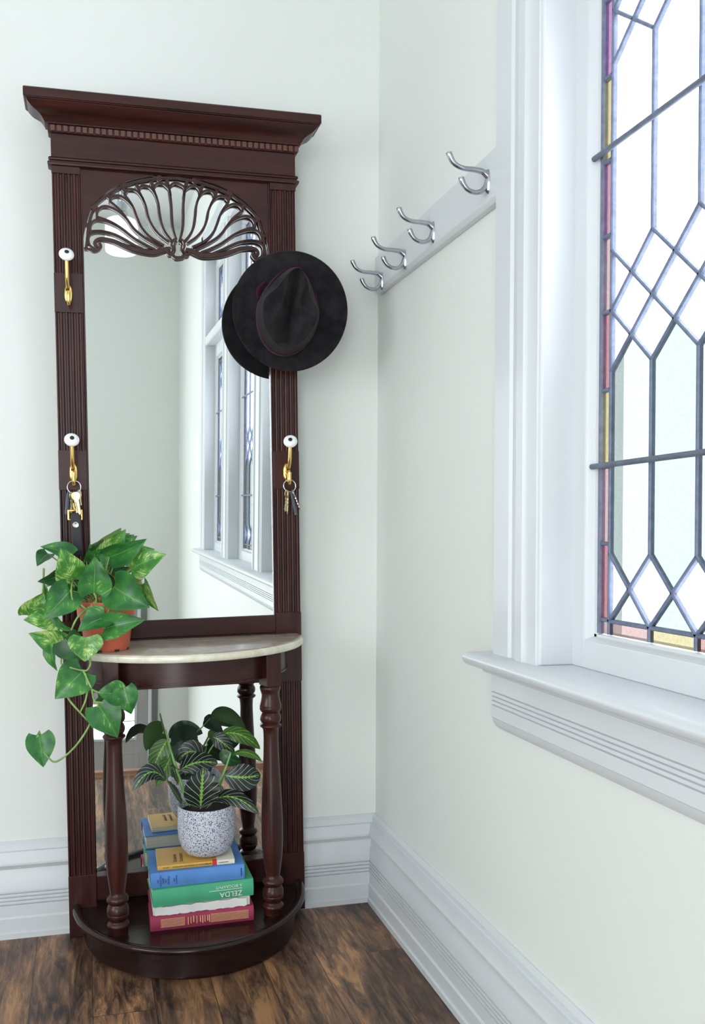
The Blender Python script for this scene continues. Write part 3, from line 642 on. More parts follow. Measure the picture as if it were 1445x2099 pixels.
# plinth: bottom tray; its lowest edge is scribed to the level floor
pm = MB(); prof = [(-.030, .0), (-.029, .0), (-.026, .002), (-.0245, .006), (-.0255, .012), (-.0255, .060), (-.020, .064), (-.006, .0655), (-.001, .068), (.001, .0725), (.0, .077), (-.004, .0805), (-.010, .081), (-.016, .0795), (-.019, .076), (-.021, .0705), (-.030, .0700)]
R = []
for p, z in prof:
    ring = []
    for x, y in semi(.2745+p, .3095+p):
        q = FR @ Vector((x, y, z))
        if z < .004: q.z = max(.0005, z+.0005); q = FRI @ q; ring.append((q.x, q.y, q.z))
        else: ring.append((x, y, z))
    R.append(ring)
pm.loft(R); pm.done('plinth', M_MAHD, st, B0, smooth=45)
# legs
LEG = [(.0215, .600), (.0235, .5985), (.0243, .594), (.0230, .5895), (.0212, .5865), (.0205, .580), (.0212, .572), (.0232, .5625), (.0250, .5565), (.0253, .5535), (.0248, .5515), (.0252, .5500), (.0250, .5470), (.0235, .5430), (.0205, .5395), (.0192, .5385), (.0215, .5350), (.0238, .5300), (.0243, .5250), (.0236, .5200), (.0212, .5155), (.0192, .5135), (.0200, .5120), (.0240, .5105), (.0252, .5080), (.0240, .5055), (.0205, .5035), (.0180, .5000), (.0170, .4900), (.0168, .4740), (.0178, .4400), (.0193, .4036), (.0210, .3750), (.0226, .3469), (.0240, .3180), (.0247, .2911), (.0250, .2700), (.0249, .2484), (.0242, .2260), (.0226, .2056), (.0195, .1800), (.0168, .1633), (.0163, .1550), (.0190, .1525), (.0225, .1500), (.0243, .1460), (.0240, .1415), (.0215, .1385), (.0190, .1360), (.0188, .1340), (.0215, .1310), (.0238, .1250), (.0243, .1180), (.0240, .1140), (.0234, .1132), (.0240, .1120), (.0232, .1060), (.0205, .1005), (.0180, .0975), (.0178, .0955), (.0205, .0935), (.0240, .0905), (.0248, .0870), (.0238, .0830), (.0215, .0800), (.0215, .0695)]
for xl in (.108, .457):
    lg = MB().lathe(LEG, xl, -.155, 40); lg.done('leg', M_MAH, st, B0, smooth=60)
    s_ = -1 if xl < .28 else 1
    c = MB(); c.loft([[(xl+dx*math.cos(.25*s_)-dy*math.sin(.25*s_), -.155+dx*math.sin(.25*s_)+dy*math.cos(.25*s_), z) for dx, dy in ((-.018, -.0225), (.018, -.0225), (.018, .0225), (-.018, .0225))] for z in (.600, .606, .677)]); c.done('leg_block', M_MAH, st, B0, bevel=.0012)

for c_ in st.children:
    k_ = c_.name.split('.')[0]
    if k_ in ('frieze', 'bead_moulding', 'crown_moulding', 'rail', 'apron', 'apron_bead', 'header_board'): c_.data.materials[0] = M_MAHX
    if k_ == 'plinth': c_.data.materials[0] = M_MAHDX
# ------------------------------------------------------------------ brass hooks with porcelain knobs
def brass_hook(xc, zk, zp, tilt, label):
    """zk knob height, zp plate centre height"""
    base = (xc, -.0015, zp); r = tag(thing('brass_hook', label, 'hook', base), group='brass and porcelain hooks on the hall stand')
    pl_ = MB(); ring = lambda y, s: [(xc+(.0092*s)*math.copysign(abs(math.cos(t))**.75, math.cos(t)), y, zp+(.021*s)*math.copysign(abs(math.sin(t))**.75, math.sin(t))) for t in [2*PI*k/24 for k in range(24)]]
    pl_.loft([ring(-.0015, 1), ring(-.004, 1), ring(-.0062, .82), ring(-.0066, .45)]); pl_.done('back_plate', M_BRASS, r, base, smooth=50)
    zt = zk-.002
    a = MB().tube([(xc, -.005, zp+.010), (xc-.001, -.018, zp+.006), (xc-.001, -.034, zp+.010), (xc-.001, -.046, zp+.024), (xc-.001, -.052, (zp+zt)/2+.012), (xc-.001, -.055, zt-.006)], [.0042, .004, .004, .0042, .0042, .0040], 12)
    a.done('arm', M_BRASS, r, base, smooth=60)
    a = MB().tube([(xc, -.005, zp-.002), (xc+.001, -.014, zp-.003), (xc+.001, -.018, zp-.014), (xc+.001, -.020, zp-.024), (xc+.001, -.028, zp-.0285), (xc+.001, -.034, zp-.022), (xc+.001, -.035, zp-.010), (xc+.001, -.034, zp-.001)], [.004, .0038, .0036, .0036, .0037, .0038, .0040, .0044], 12)
    a.done('lower_arm', M_BRASS, r, base, smooth=60)
    k = MB(); c = Vector((xc-.001, -.058, zk)); ax = Vector((tilt, -.88, .47)).normalized(); u = ax.orthogonal().normalized(); w_ = ax.cross(u)
    prof = [(.004, -.010), (.007, -.0095), (.0150, -.0045), (.0168, -.001), (.0163, .002), (.0140, .0052), (.0090, .0075), (.0052, .0082)]
    k.loft([[c+ax*h+rr*(math.cos(2*PI*i/28)*u+math.sin(2*PI*i/28)*w_) for i in range(28)] for rr, h in prof]); kb = k.done('knob', M_PORC, r, base, smooth=60)
    kd = MB(); kd.loft([[c+ax*h+rr*(math.cos(2*PI*i/20)*u+math.sin(2*PI*i/20)*w_) for i in range(20)] for rr, h in ((.0050, .0078), (.0050, .0088), (.0040, .0094))]); kd.done('knob_screw', M_BLKP, kb, base, smooth=60)
    return r
brass_hook(.0305, 1.576, 1.500, .1, 'empty brass hook with white porcelain knob at the upper left of the hall stand')
brass_hook(.0325, 1.164, 1.092, .1, 'brass hook with white porcelain knob above the fern-side keys with leather fob')['label'] = 'brass hook with porcelain knob holding the keys with the black leather fob'
brass_hook(.533, 1.164, 1.092, -.2, 'brass hook with porcelain knob on the right stile holding the small key bunch')

# ------------------------------------------------------------------ keys
def key_mesh(c, ang, ln, flip=0, yw=.3, rb=.0095):
    """flat key: bow at c, blade pointing down at angle ang (xz), turned yw about its length"""
    m = MB(); dz = Vector((math.sin(ang), 0, -math.cos(ang))); sx_ = Vector((math.cos(ang)*math.cos(yw), math.sin(yw), math.sin(ang)*math.cos(yw))); nn = dz.cross(sx_); c = Vector(c)
    out = [(-.3, -.2), (-.8, .1), (-1, .6), (-.9, 1.1), (-.55, 1.55), (-.36, 1.8)]
    prof = [(a*rb, b2*rb) for a, b2 in out]; bl = []; L_ = ln; z = 1.9*rb; teeth = [0, .0014, .0004, .0018, .0006, .0016, 0]
    for i, t in enumerate(teeth): bl.append((-.0036+t, z+(L_-z)*(i+.5)/8))
    left = prof+bl+[(-.0012, L_)]; right = [(.0030, L_*.96), (.0034, z)]+[(-a, b2) for a, b2 in prof[::-1]]
    poly = left+right; vs = []
    for s_ in (-.0011, .0011): vs += [c+sx_*a+dz*b2+nn*s_ for a, b2 in poly]
    n = len(poly); fs = [tuple(range(n)), tuple(range(2*n-1, n-1, -1))]+[(i, (i+1) % n, n+(i+1) % n, n+i) for i in range(n)]
    m.add(vs, fs); return m
def key_bunch(xc, zc, label, keys, fob):
    base = (xc, -.030, zc); r = thing('key_ring', label, 'keys', base)
    rg = MB(); rg.torus((xc, -.030, zc), (1, 0, 0), (0, .15, 1), .0148, .0012).torus((xc, -.0322, zc), (1, 0, 0), (0, .15, 1), .0148, .0010); rg.done('ring', M_STEEL, r, base, smooth=180)
    for (dx, dy, dz, ang, ln, yw, mt) in keys:
        key_mesh((xc+dx, -.031+dy, zc-.0125+dz), ang, ln, 0, yw).done('key', mt, r, base)
    for (dx, dy, dz, ang, ln) in fob:
        g = MB(); g.tube([(xc+dx, -.032+dy, zc-.012+dz), (xc+dx+math.sin(ang)*.012, -.032+dy, zc-.022+dz), (xc+dx+math.sin(ang)*ln*.6, -.032+dy, zc-.012+dz-ln*.6), (xc+dx+math.sin(ang)*ln, -.032+dy, zc-.012+dz-ln)], [.0030, .0050, .0052, .0050], 8, True, .55); g.done('plastic_tag', M_GREYP, r, base, smooth=60)
    return r, base
r1, b1 = key_bunch(.0335, 1.0585, 'brass key bunch with black leather fob hanging on the left stile', [(-.004, 0, 0, -.10, .052, .9, M_KEYB), (.001, -.004, -.001, .10, .052, .35, M_KEYB), (.004, -.007, -.001, .16, .050, -.5, M_KEYB), (.010, .003, .004, .12, .034, 1.1, M_KEYB)], [(-.012, 0, .002, -.12, .052)])
bx_, bz_ = .0345, .992
bk_ = MB(); bk_.box(bx_-.0165, bx_+.0165, -.036, -.031, bz_+.011, bz_+.015).box(bx_-.0165, bx_-.0125, -.036, -.031, bz_-.008, bz_+.013).box(bx_+.0125, bx_+.0165, -.036, -.031, bz_-.008, bz_+.013).box(bx_-.0165, bx_-.010, -.036, -.031, bz_-.009, bz_-.006).box(bx_+.010, bx_+.0165, -.036, -.031, bz_-.009, bz_-.006)
bk_.tube([(bx_-.003, -.034, bz_+.030), (bx_-.002, -.036, bz_+.020), (bx_, -.035, bz_+.012)], .0022, 8); bk_.done('clasp', M_BRASS, r1, b1, bevel=.0008)
fb = MB(); xs = bx_+.001
fb.loft([[(xs-w_+o_, -.028-t, z), (xs+w_+o_, -.028-t, z), (xs+w_+o_, -.028, z), (xs-w_+o_, -.028, z)] for z, w_, t, o_ in ((bz_+.008, .0085, .010, -.001), (bz_-.004, .0112, .012, 0), (bz_-.030, .0112, .011, .001), (bz_-.078, .0112, .011, .003), (bz_-.090, .0108, .009, .0035))])
fo = fb.done('leather_fob', M_LEATH, r1, b1, bevel=.002)
sn = MB(); c = Vector((xs-.0002, -.0405, bz_-.020)); sn.loft([[(c.x+rr*math.cos(2*PI*k/24), c.y-h, c.z+rr*math.sin(2*PI*k/24)) for k in range(24)] for rr, h in ((.0072, 0), (.0072, .001), (.0055, .0024), (.0035, .002), (.0015, .0012))]); sn.done('snap_button', M_STEEL, r1, b1, smooth=50)
key_bunch(.534, 1.0585, 'small key bunch with dark grey tag hanging on the right stile', [(-.006, 0, 0, -.12, .050, .8, M_KEYB), (-.004, -.004, -.001, -.06, .055, 1.2, M_KEYB), (.008, 0, 0, .36, .048, 1.25, M_STEEL)], [(.002, -.004, -.002, .22, .056)])

# ------------------------------------------------------------------ hats
def hat(name, label, c, rx, rz_, rot, mat, crown, yaw, pitch, band=None, fedora=True):
    """c: brim centre in stand frame. brim lies facing the room (axis -y)"""
    r = thing(name, label, 'hat', c); Rm = Matrix.Rotation(yaw, 3, 'Z') @ Matrix.Rotation(pitch, 3, 'X') @ Matrix.Rotation(rot, 3, 'Y')
    n = 72
    def P_(x, h, z): return tuple(Rm @ Vector((x, -h, z)))
    cx_, cz_ = crown['c']; a, b2 = crown['a'], crown['b']
    m = MB(); R = []
    def nf(t): return 1-.66*max(0, math.sin(t))**1.15*.42
    def brimh(t, q):   # q 0 at crown .. 1 at edge; height above brim plane toward the room
        return (.010*math.sin(t*2+.6)+.012*math.cos(t+2.4))*q*q+.010*q
    def pt(t, q): 
        ix, iz = cx_+a*math.cos(t)*(nf(t) if fedora else 1)*.985, cz_+b2*math.sin(t)*.985; ox, oz = rx*math.cos(t), rz_*math.sin(t)
        return ix*(1-q)+ox*q, iz*(1-q)+oz*q
    ts = [2*PI*k/n for k in range(n)]
    for q in (0, .25, .5, .75, .95): R.append([P_(pt(t, q)[0], brimh(t, q), pt(t, q)[1]) for t in ts])
    R.append([P_(pt(t, 1)[0], brimh(t, 1)-.0015, pt(t, 1)[1]) for t in ts])
    for q in (.95, .75, .5, .25, 0): R.append([P_(pt(t, q)[0], brimh(t, q)-.003, pt(t, q)[1]) for t in ts])
    m.loft(R, False); m.done('brim', mat, r, (0, 0, 0), smooth=180)
    # crown: stack of rings with centre crease and front pinch
    H = crown['h']; m = MB(); R = []
    NQ = 30
    for i in range(NQ):
        q = i/(NQ-1)
        # superellipse-like dome: radial s, height h
        if q < .55: s_ = 1-.14*(q/.55)**1.15; h = H*.93*(q/.55)
        else: w_ = (q-.55)/.45; s_ = .86*math.cos(w_*PI/2)**.55 if w_ < 1 else .0; h = H*(.93+.07*math.sin(w_*PI/2))
        s_ = max(s_, .004); ring = []
        for t in ts:
            x = a*s_*math.cos(t); z = b2*s_*math.sin(t)
            up = h
            if fedora:
                top = max(0, (q-.42)/.58); top = top*top*(3-2*top)
                zz = z/b2
                # front (up) end narrows to a pinch
                x *= 1-.66*max(0, zz)**1.15*min(1, .42+q*1.3)
                wc = .017-.005*max(0, zz)
                up -= top*.062*math.exp(-(x/wc)**2)*(1-.25*abs(zz))*(1 if zz > -.78 else max(0, 1-(-zz-.78)*7))
                # side dents near the front
                for s2 in (-1, 1):
                    d = math.exp(-((x-s2*a*.52)/.017)**2-((z-b2*.24)/.034)**2); up -= d*.034*min(1, q*1.5); x -= s2*d*.012*min(1, q*1.5)
                up += .006*zz*top
            ring.append(P_(cx_+x, up+.001, cz_+z))
        R.append(ring)
    m.loft(R, False); m.f.append(tuple(range((NQ-1)*n, NQ*n))); m.mi.append(0); m.done('crown', mat, r, (0, 0, 0), smooth=180, sub=1)
    if band:
        m = MB(); R = []
        for s_, h in ((1.006, .001), (1.022, .003), (1.012, band), (.985, band)): R.append([P_(cx_+a*s_*math.cos(t)*nf(t)*(1-.14*(h/(crown['h']*.51))**1.15), h, cz_+b2*s_*math.sin(t)) for t in ts])
        m.loft(R, False); bd = m.done('hat_band', M_BAND, r, (0, 0, 0), smooth=60)
        bw = MB(); c0 = P_(cx_-a*1.01, band*.5, cz_+b2*.30)
        bw.tube([P_(cx_-a*1.00, band*.6, cz_+b2*.10), P_(cx_-a*1.05, band*.7, cz_+b2*.30), P_(cx_-a*.88, band*.6, cz_+b2*.52)], [.004, .008, .004], 10, True, .5); bw.done('bow', M_BAND, bd, (0, 0, 0), smooth=60)
    return r
hc = at(594.5, 638, -.062)
brass_hook(.533, 1.545, 1.470, -.2, 'brass hook that carries the charcoal fedora on the right stile')
hat('fedora', 'charcoal felt fedora with creased crown and burgundy band, hanging on the right stile', (hc.x, -.062, hc.z), .1365, .1415, math.radians(12), M_FELT, dict(c=(-.004, -.002), a=.074, b=.104, h=.094), math.radians(-7), math.radians(4), band=.020)

# ------------------------------------------------------------------ books on the plinth
def textmesh(s, size, align='LEFT', cond=1.0):
    cu = bpy.data.curves.new('t', 'FONT'); cu.body = s; cu.size = size; cu.align_x = align; cu.extrude = 0.00015; cu.space_character = 1.02
    o = bpy.data.objects.new('t', cu); COL.objects.link(o); dg = bpy.context.evaluated_depsgraph_get(); dg.update()
    me = bpy.data.meshes.new_from_object(o.evaluated_get(dg)); vs = [tuple(v.co) for v in me.vertices]; fs = [tuple(p.vertices) for p in me.polygons]
    bpy.data.objects.remove(o); return vs, fs
def book(name, label, x0, x1, y0, dep, z0, th, rot, cov, page, board=.0025, soft=False, over=.003):
    """spine faces the room at y0; rot about z in degrees; returns (root, helper)"""
    base = ((x0+x1)/2, y0+dep/2, z0); r = thing(name, label, 'book', base); r.matrix_world = r.matrix_world @ Matrix.Rotation(math.radians(rot), 4, 'Z')
    w_, h = (x1-x0)/2, dep/2; m = MB()
    m.box(-w_, w_, -h+.004, h, 0, board).box(-w_, w_, -h+.004, h, th-board, th)
    # rounded spine
    pr = []
    nb = 8; bulge = .004 if not soft else .0008
    for i in range(nb+1): t = i/nb; pr.append((-h+.005-bulge*math.sin(PI*t)-.0005, th*t))
    for i in range(nb, -1, -1): t = i/nb; pr.append((-h+.0085-bulge*math.sin(PI*t), board+(th-2*board)*t))
    m.prism(pr, 'x', -w_, w_); m.done('cover', cov, r, smooth=40, bevel=.0006)
    p = MB(); p.box(-w_+over, w_-over, -h+.006, h-over, board, th-board); p.done('page_block', page, r)
    return r, w_, h, bulge
def letter(root, txt, size, mat, x, z, h, bulge, rot=0, align='LEFT', name='lettering', sq=1.0):
    vs, fs = textmesh(txt, size, align); m = MB(); c, s_ = math.cos(rot), math.sin(rot)
    m.add([(x+(vx*c*sq-vy*s_), -h+.0046-bulge-.0012-vz, z+(vx*s_*sq+vy*c)) for vx, vy, vz in vs], fs); m.done(name, mat, root)
GRP = None
zb = .0700
rb_, w_, h, bl_ = book('red_book', 'crimson clothbound book with gilt spine pattern, bottom of the stack', .178, .4085, -.183, .158, zb, .034, -1.2, M_RED, M_PAGEW)
m = MB()
for (xa, xb) in ((-.092, -.040), (.018, .102)):
    for k in range(7):
        z = .0085+k*.0028; x = xa
        while x < xb: m.box(x, x+.0012, -h-.0012, -h+.004, z, z+.0010); x += .0019
for i, x in enumerate((-.033, -.027, -.021, -.014, -.006, -.001, .004, .010, .014)):
    z = .009+(i*37 % 5)*.001
    while z < .025: m.box(x, x+.0018, -h-.0014, -h+.004, z, z+.0009+(i*7 % 3)*.0004); z += .0017+(i % 2)*.0004
m.done('gilt_stamping', M_INKG, rb_)
zb += .0345
rw, w_, h, bl_ = book('white_book', 'white book with a torn paper spine, between the crimson and green books', .1835, .3995, -.179, .150, zb, .022, 0, M_WPAP, M_PAGEW, soft=True)
tf = MB(); rn = random.Random(5); pA = []; pB = []; n = 34
for i in range(n+1):
    x = -w_+.004+(2*w_-.012)*i/n; pA.append((x, .0195+.0012*math.sin(i*.9)+rn.uniform(-.0008, .0010))); pB.append((x, .0008+rn.uniform(-.0010, .0012)))
poly = pA+pB[::-1]; tf.prism(poly, 'y', -h-.0022, -h+.001); tf.done('torn_jacket', M_WPAP, rw)
zb += .0225
rg_, w_, h, bl_ = book('green_book', 'green clothbound biography with white spine lettering upside down', .181, .4055, -.187, .172, zb, .039, 1.2, M_GREEN, M_PAGEW)
letter(rg_, 'ZELDA', .0165, M_INKW, .086, .0170, h, bl_, PI)
letter(rg_, 'A BIOGRAPHY', .0093, M_INKW, .086, .0320, h, bl_, PI, sq=.98)
MB().box(.012, .086, -h-.0008, -h+.004, .0216, .0223).done('spine_rule', M_INKW, rg_)
zb += .0395
rbl, w_, h, bl_ = book('blue_book', 'bright blue clothbound book under the mustard paperback', .180, .3885, -.181, .150, zb, .034, -.6, M_BLUE, M_PAGEW)
for i, (t, sz) in enumerate((('MY', .0050), ('COUNTRY', .0050), ('AND', .0050), ('MY', .0050), ('PEOPLE', .0050))): letter(rbl, t, sz*1.12, M_INKN, -.0865+i*.0058, .0165, h, bl_, PI/2, 'CENTER')
for i, t in enumerate(('LIN', 'YUTANG')): letter(rbl, t, .0050, M_INKN, -.0515+i*.0052, .0165, h, bl_, PI/2, 'CENTER')
MB().box(.0955, .0970, -h-.0014, -h+.004, .009, .026).done('spine_mark', M_INKN, rbl)
zb += .0345
ry, w_, h, bl_ = book('yellow_book', 'thin mustard and cream paperback directly under the speckled pot', .1965, .3685, -.170, .116, zb, .0100, -1.5, M_YEL, M_PAGEW, .0006, True, .0005)
MB().box(.046, w_, -h+.0035, h, .0100, .0103).box(.046, w_, -h+.0034, -h+.0040, 0, .0100).done('cream_panel', M_YELW, ry)['label'] = 'cream end of the mustard cover'
MB().box(.036, .046, -h+.0030, -h+.012, .0, .0103).done('red_label', M_REDL, ry)
letter(ry, 'SCHOLASTIC DICTIONARY OF SYNONYMS,', .0042, M_INKB, -.052, .0032, h, .0004, 0, sq=.94); letter(ry, 'ANTONYMS,', .0042, M_INKB, .020, .0032, h, .0004, 0, sq=.6); letter(ry, 'HOMONYMS', .0042, M_INKB, .050, .0032, h, .0004, 0, sq=.9); letter(ry, 'TO 675', .0042, M_INKB, -.074, .0032, h, .0004, 0)
for t, x, sz in (('Scholastic', -.042, .0125), ('Dictionary', -.028, .0125)):
    vs, fs = textmesh(t, sz); m = MB(); m.add([(x-vy, -h+.018+vx, .0102+vz) for vx, vy, vz in vs], fs); m.done('lettering', M_INKB, ry)
ztop = zb+.0100

# ------------------------------------------------------------------ plants
def leaf_geo(m, b, t, w, tilt=0., cup=.25, droop=.12, heart=True, nx=8, ny=14, fold=0.):
    """b base, t tip (Vectors), w width, tilt = roll about the axis away from facing the room"""
    b, t = Vector(b), Vector(t); ax = (t-b); Ln = ax.length; a = ax.normalized(); toc = Vector((.05, -1, .12)); s_ = a.cross(toc).normalized(); nrm = s_.cross(a)
    if nrm.y > 0: nrm = -nrm; s_ = -s_
    q = Matrix.Rotation(tilt, 3, a); s_ = q @ s_; nrm = q @ nrm; vs = []; uv = []
    for j in range(ny+1):
        v = j/ny
        if heart: hw = (math.sin(PI*min(1, (v*.93+.07))**.62))**.85*(1-.28*v)*.62 if v < 1 else 0
        else: hw = math.sin(PI*(v**.85))**.78*.5 if 0 < v < 1 else 0
        hw = max(hw, .002)*w
        for i in range(nx+1):
            u = -1+2*i/nx; back = (.13*Ln*abs(u)**1.5*max(0, 1-v*3.4)) if heart else 0
            p = b+a*(v*Ln-back)+s_*u*hw+nrm*(cup*abs(u)**1.6*hw*(1 if cup > 0 else 1)+math.sin(PI*v)*droop*Ln+.012*w*math.sin(v*17+u*3)*abs(u))
            if fold: p += nrm*fold*hw*abs(u)
            vs.append(p); uv.append((.5+u*.5*hw/(w*.62+1e-6) if False else .5+u*.5, v))
    fs = []
    for j in range(ny):
        for i in range(nx): k = j*(nx+1)+i; fs.append((k, k+1, k+nx+2, k+nx+1))
    # orient so that the upper side faces nrm
    p0, p1, p2 = Vector(vs[fs[nx*ny//2][0]]), Vector(vs[fs[nx*ny//2][1]]), Vector(vs[fs[nx*ny//2][2]])
    if (p1-p0).cross(p2-p0).dot(nrm) < 0: fs = [f[::-1] for f in fs]
    m.add(vs, fs, uv)
def solid(o, th=.0006):
    s_ = o.modifiers.new('thickness', 'SOLIDIFY'); s_.thickness = th; s_.offset = 0
# pothos pot on the marble
PB = (.098, -.120, .6962)
po = thing('potted_pothos', 'trailing golden pothos in a terracotta plastic pot on the marble shelf', 'potted plant', PB)
pc = (.098, -.120)
m = MB(); m.lathe([(.046, .6962), (.0475, .6985), (.0545, .7500), (.0575, .7720), (.0590, .7720), (.0625, .7740), (.0640, .8020), (.0650, .8045), (.0640, .8060), (.0620, .8055), (.0600, .8030), (.0560, .7720), (.0500, .7300)], *pc, 48, False); m.f.append(tuple(range(48))[::-1]); m.mi.append(0)
m.done('pot', M_TERRA, po, PB, smooth=50)
for k in range(8):
    ns = MB(); t = 2*PI*k/8-.35; ns.loft([[(pc[0]+r_*math.cos(t+dt), pc[1]+r_*math.sin(t+dt), z) for dt, z in ((-.11, .6965), (.11, .6965), (.11, .7010), (-.11, .7010))] for r_ in (.0470, .0488)])
    ns.done('drain_slot', M_BLKP, po, PB)
MB().lathe([(.001, .797), (.03, .798), (.059, .795), (.058, .785)], *pc, 32, False).done('soil', M_SOIL, po, PB, smooth=60)
def cp(X, Y, y): return at(20+X/3.803, 1060+Y/3.803, y)
D = .00118/3.803*.97     # metres per crop pixel near the plant
# (base, tip, width, depth base, depth tip, material, roll, cup, droop)
PL = [
 ((735, 300), (905, 92), 150, -.10, -.12, M_PO2, .3, .3, .06), ((880, 200), (970, 136), 70, -.09, -.09, M_PO1, .2, .2, .05),
 ((775, 310), (1068, 168), 165, -.14, -.17, M_PO1, .45, .25, .10), ((950, 405), (1220, 290), 215, -.13, -.16, M_PO2, -.35, .3, .10),
 ((490, 300), (236, 230), 130, -.10, -.12, M_PO1, .5, .3, .08), ((490, 492), (393, 238), 195, -.165, -.19, M_PO2, .15, .2, .06),
 ((655, 590), (664, 305), 200, -.185, -.195, M_PO1, .1, .28, .05), ((425, 425), (214, 502), 125, -.13, -.15, M_PO3, -.6, .3, .14),
 ((300, 285), (212, 385), 110, -.10, -.12, M_PO3, .5, .3, .12), ((474, 572), (258, 800), 200, -.18, -.20, M_PO1, -.05, .25, .08),
 ((150, 768), (265, 588), 170, -.13, -.14, M_PO2, .3, .3, .08), ((357, 800), (106, 802), 150, -.17, -.18, M_PO2, .3, .3, .06),
 ((412, 985), (145, 905), 150, -.17, -.18, M_PO2, -.2, .3, .06), ((812, 545), (1092, 706), 245, -.17, -.21, M_PO1, .15, .3, .14),
 ((1045, 520), (1162, 736), 110, -.15, -.18, M_PO2, .9, .2, .06), ((770, 425), (1045, 482), 90, -.14, -.17, M_POY, 1.15, .2, .22),
 ((735, 868), (1058, 800), 165, -.20, -.24, M_PO1, -.2, .3, .08), ((750, 778), (528, 895), 165, -.195, -.215, M_PO1, .5, .35, .12),
 ((590, 935), (586, 1128), 200, -.23, -.235, M_PO2, 0, .2, .05), ((355, 752), (530, 885), 90, -.18, -.19, M_PO1, 1.0, .4, .18),
 ((430, 950), (592, 1115), 185, -.205, -.205, M_PO3, .3, .3, .06), ((330, 1000), (372, 1200), 110, -.18, -.18, M_PO1, .9, .4, .10),
 ((572, 1198), (352, 1418), 220, -.21, -.22, M_PO1, .1, .25, .08), ((480, 1165), (645, 1275), 110, -.185, -.19, M_PO3, .5, .3, .1),
 ((868, 1388), (680, 1368), 155, -.235, -.235, M_PO1, .35, .35, .08), ((892, 1330), (948, 1538), 150, -.235, -.235, M_PO1, .2, .3, .10),
 ((690, 1465), (842, 1718), 205, -.24, -.24, M_PO1, -.1, .25, .06), ((228, 1700), (262, 1950), 165, -.24, -.25, M_PO1, -.1, .3, .06),
 ((640, 335), (800, 235), 150, -.10, -.11, M_PO1, .5, .3, .12), ((598, 345), (622, 205), 90, -.09, -.09, M_PO1, .8, .3, .1),
 ((640, 335), (745, 185), 120, -.08, -.08, M_PO3, .2, .3, .1), ((780, 395), (935, 392), 80, -.10, -.10, M_PO3, .6, .3, .15),
 ((420, 465), (505, 580), 120, -.10, -.11, M_PO3, .2, .3, .1), ((385, 480), (285, 545), 100, -.11, -.12, M_PO2, .7, .3, .1),
 ((765, 300), (740, 400), 90, -.12, -.13, M_PO1, .3, .3, .08), ((690, 690), (612, 712), 60, -.17, -.18, M_POY, .4, .3, .1),
 ((520, 560), (610, 620), 90, -.12, -.13, M_PO3, .3, .3, .1), ((800, 560), (770, 440), 90, -.14, -.15, M_PO3, .5, .3, .1),
 ((258, 640), (262, 500), 60, -.11, -.11, M_PO2, 1.0, .3, .1), ((700, 420), (668, 330), 70, -.13, -.14, M_PO2, .4, .3, .1),
 ((205, 1740), (232, 1660), 46, -.235, -.235, M_PO2, .6, .3, .1),
 ((690, 1400), (790, 1420), 70, -.225, -.225, M_PO3, .5, .3, .1), ((560, 600), (520, 500), 90, -.15, -.15, M_PO3, .2, .3, .1),
]
for (bb, tt, w_, d0, d1, mt, tl_, cu, dp) in PL:
    m = MB(); leaf_geo(m, cp(*bb, d0), cp(*tt, d1), w_*D*1.04, tl_, cu, dp); o = m.done('leaf', mt, po, PB, smooth=180)
def vine(pts_, r0, r1, name='stem', mat=M_PSTEM, parent=None, base=PB, f=cp):
    P_ = [f(x, y, d) for x, y, d in pts_]; n = len(P_); m = MB(); m.tube(P_, [r0+(r1-r0)*i/(n-1) for i in range(n)], 8); m.done(name, mat, parent or po, base, smooth=180)
org = (700, 665)
for (bb, tt, w_, d0, d1, *_r) in PL[:18]+PL[28:34]:
    if bb[1] > 760: continue
    ox = org[0]+random.uniform(-90, 90); vine([(ox, 690, -.12), ((ox+bb[0])/2+random.uniform(-12, 12), (670+bb[1])/2-14, (d0-.12)/2-.01), (*bb, d0)], .0019, .0013)
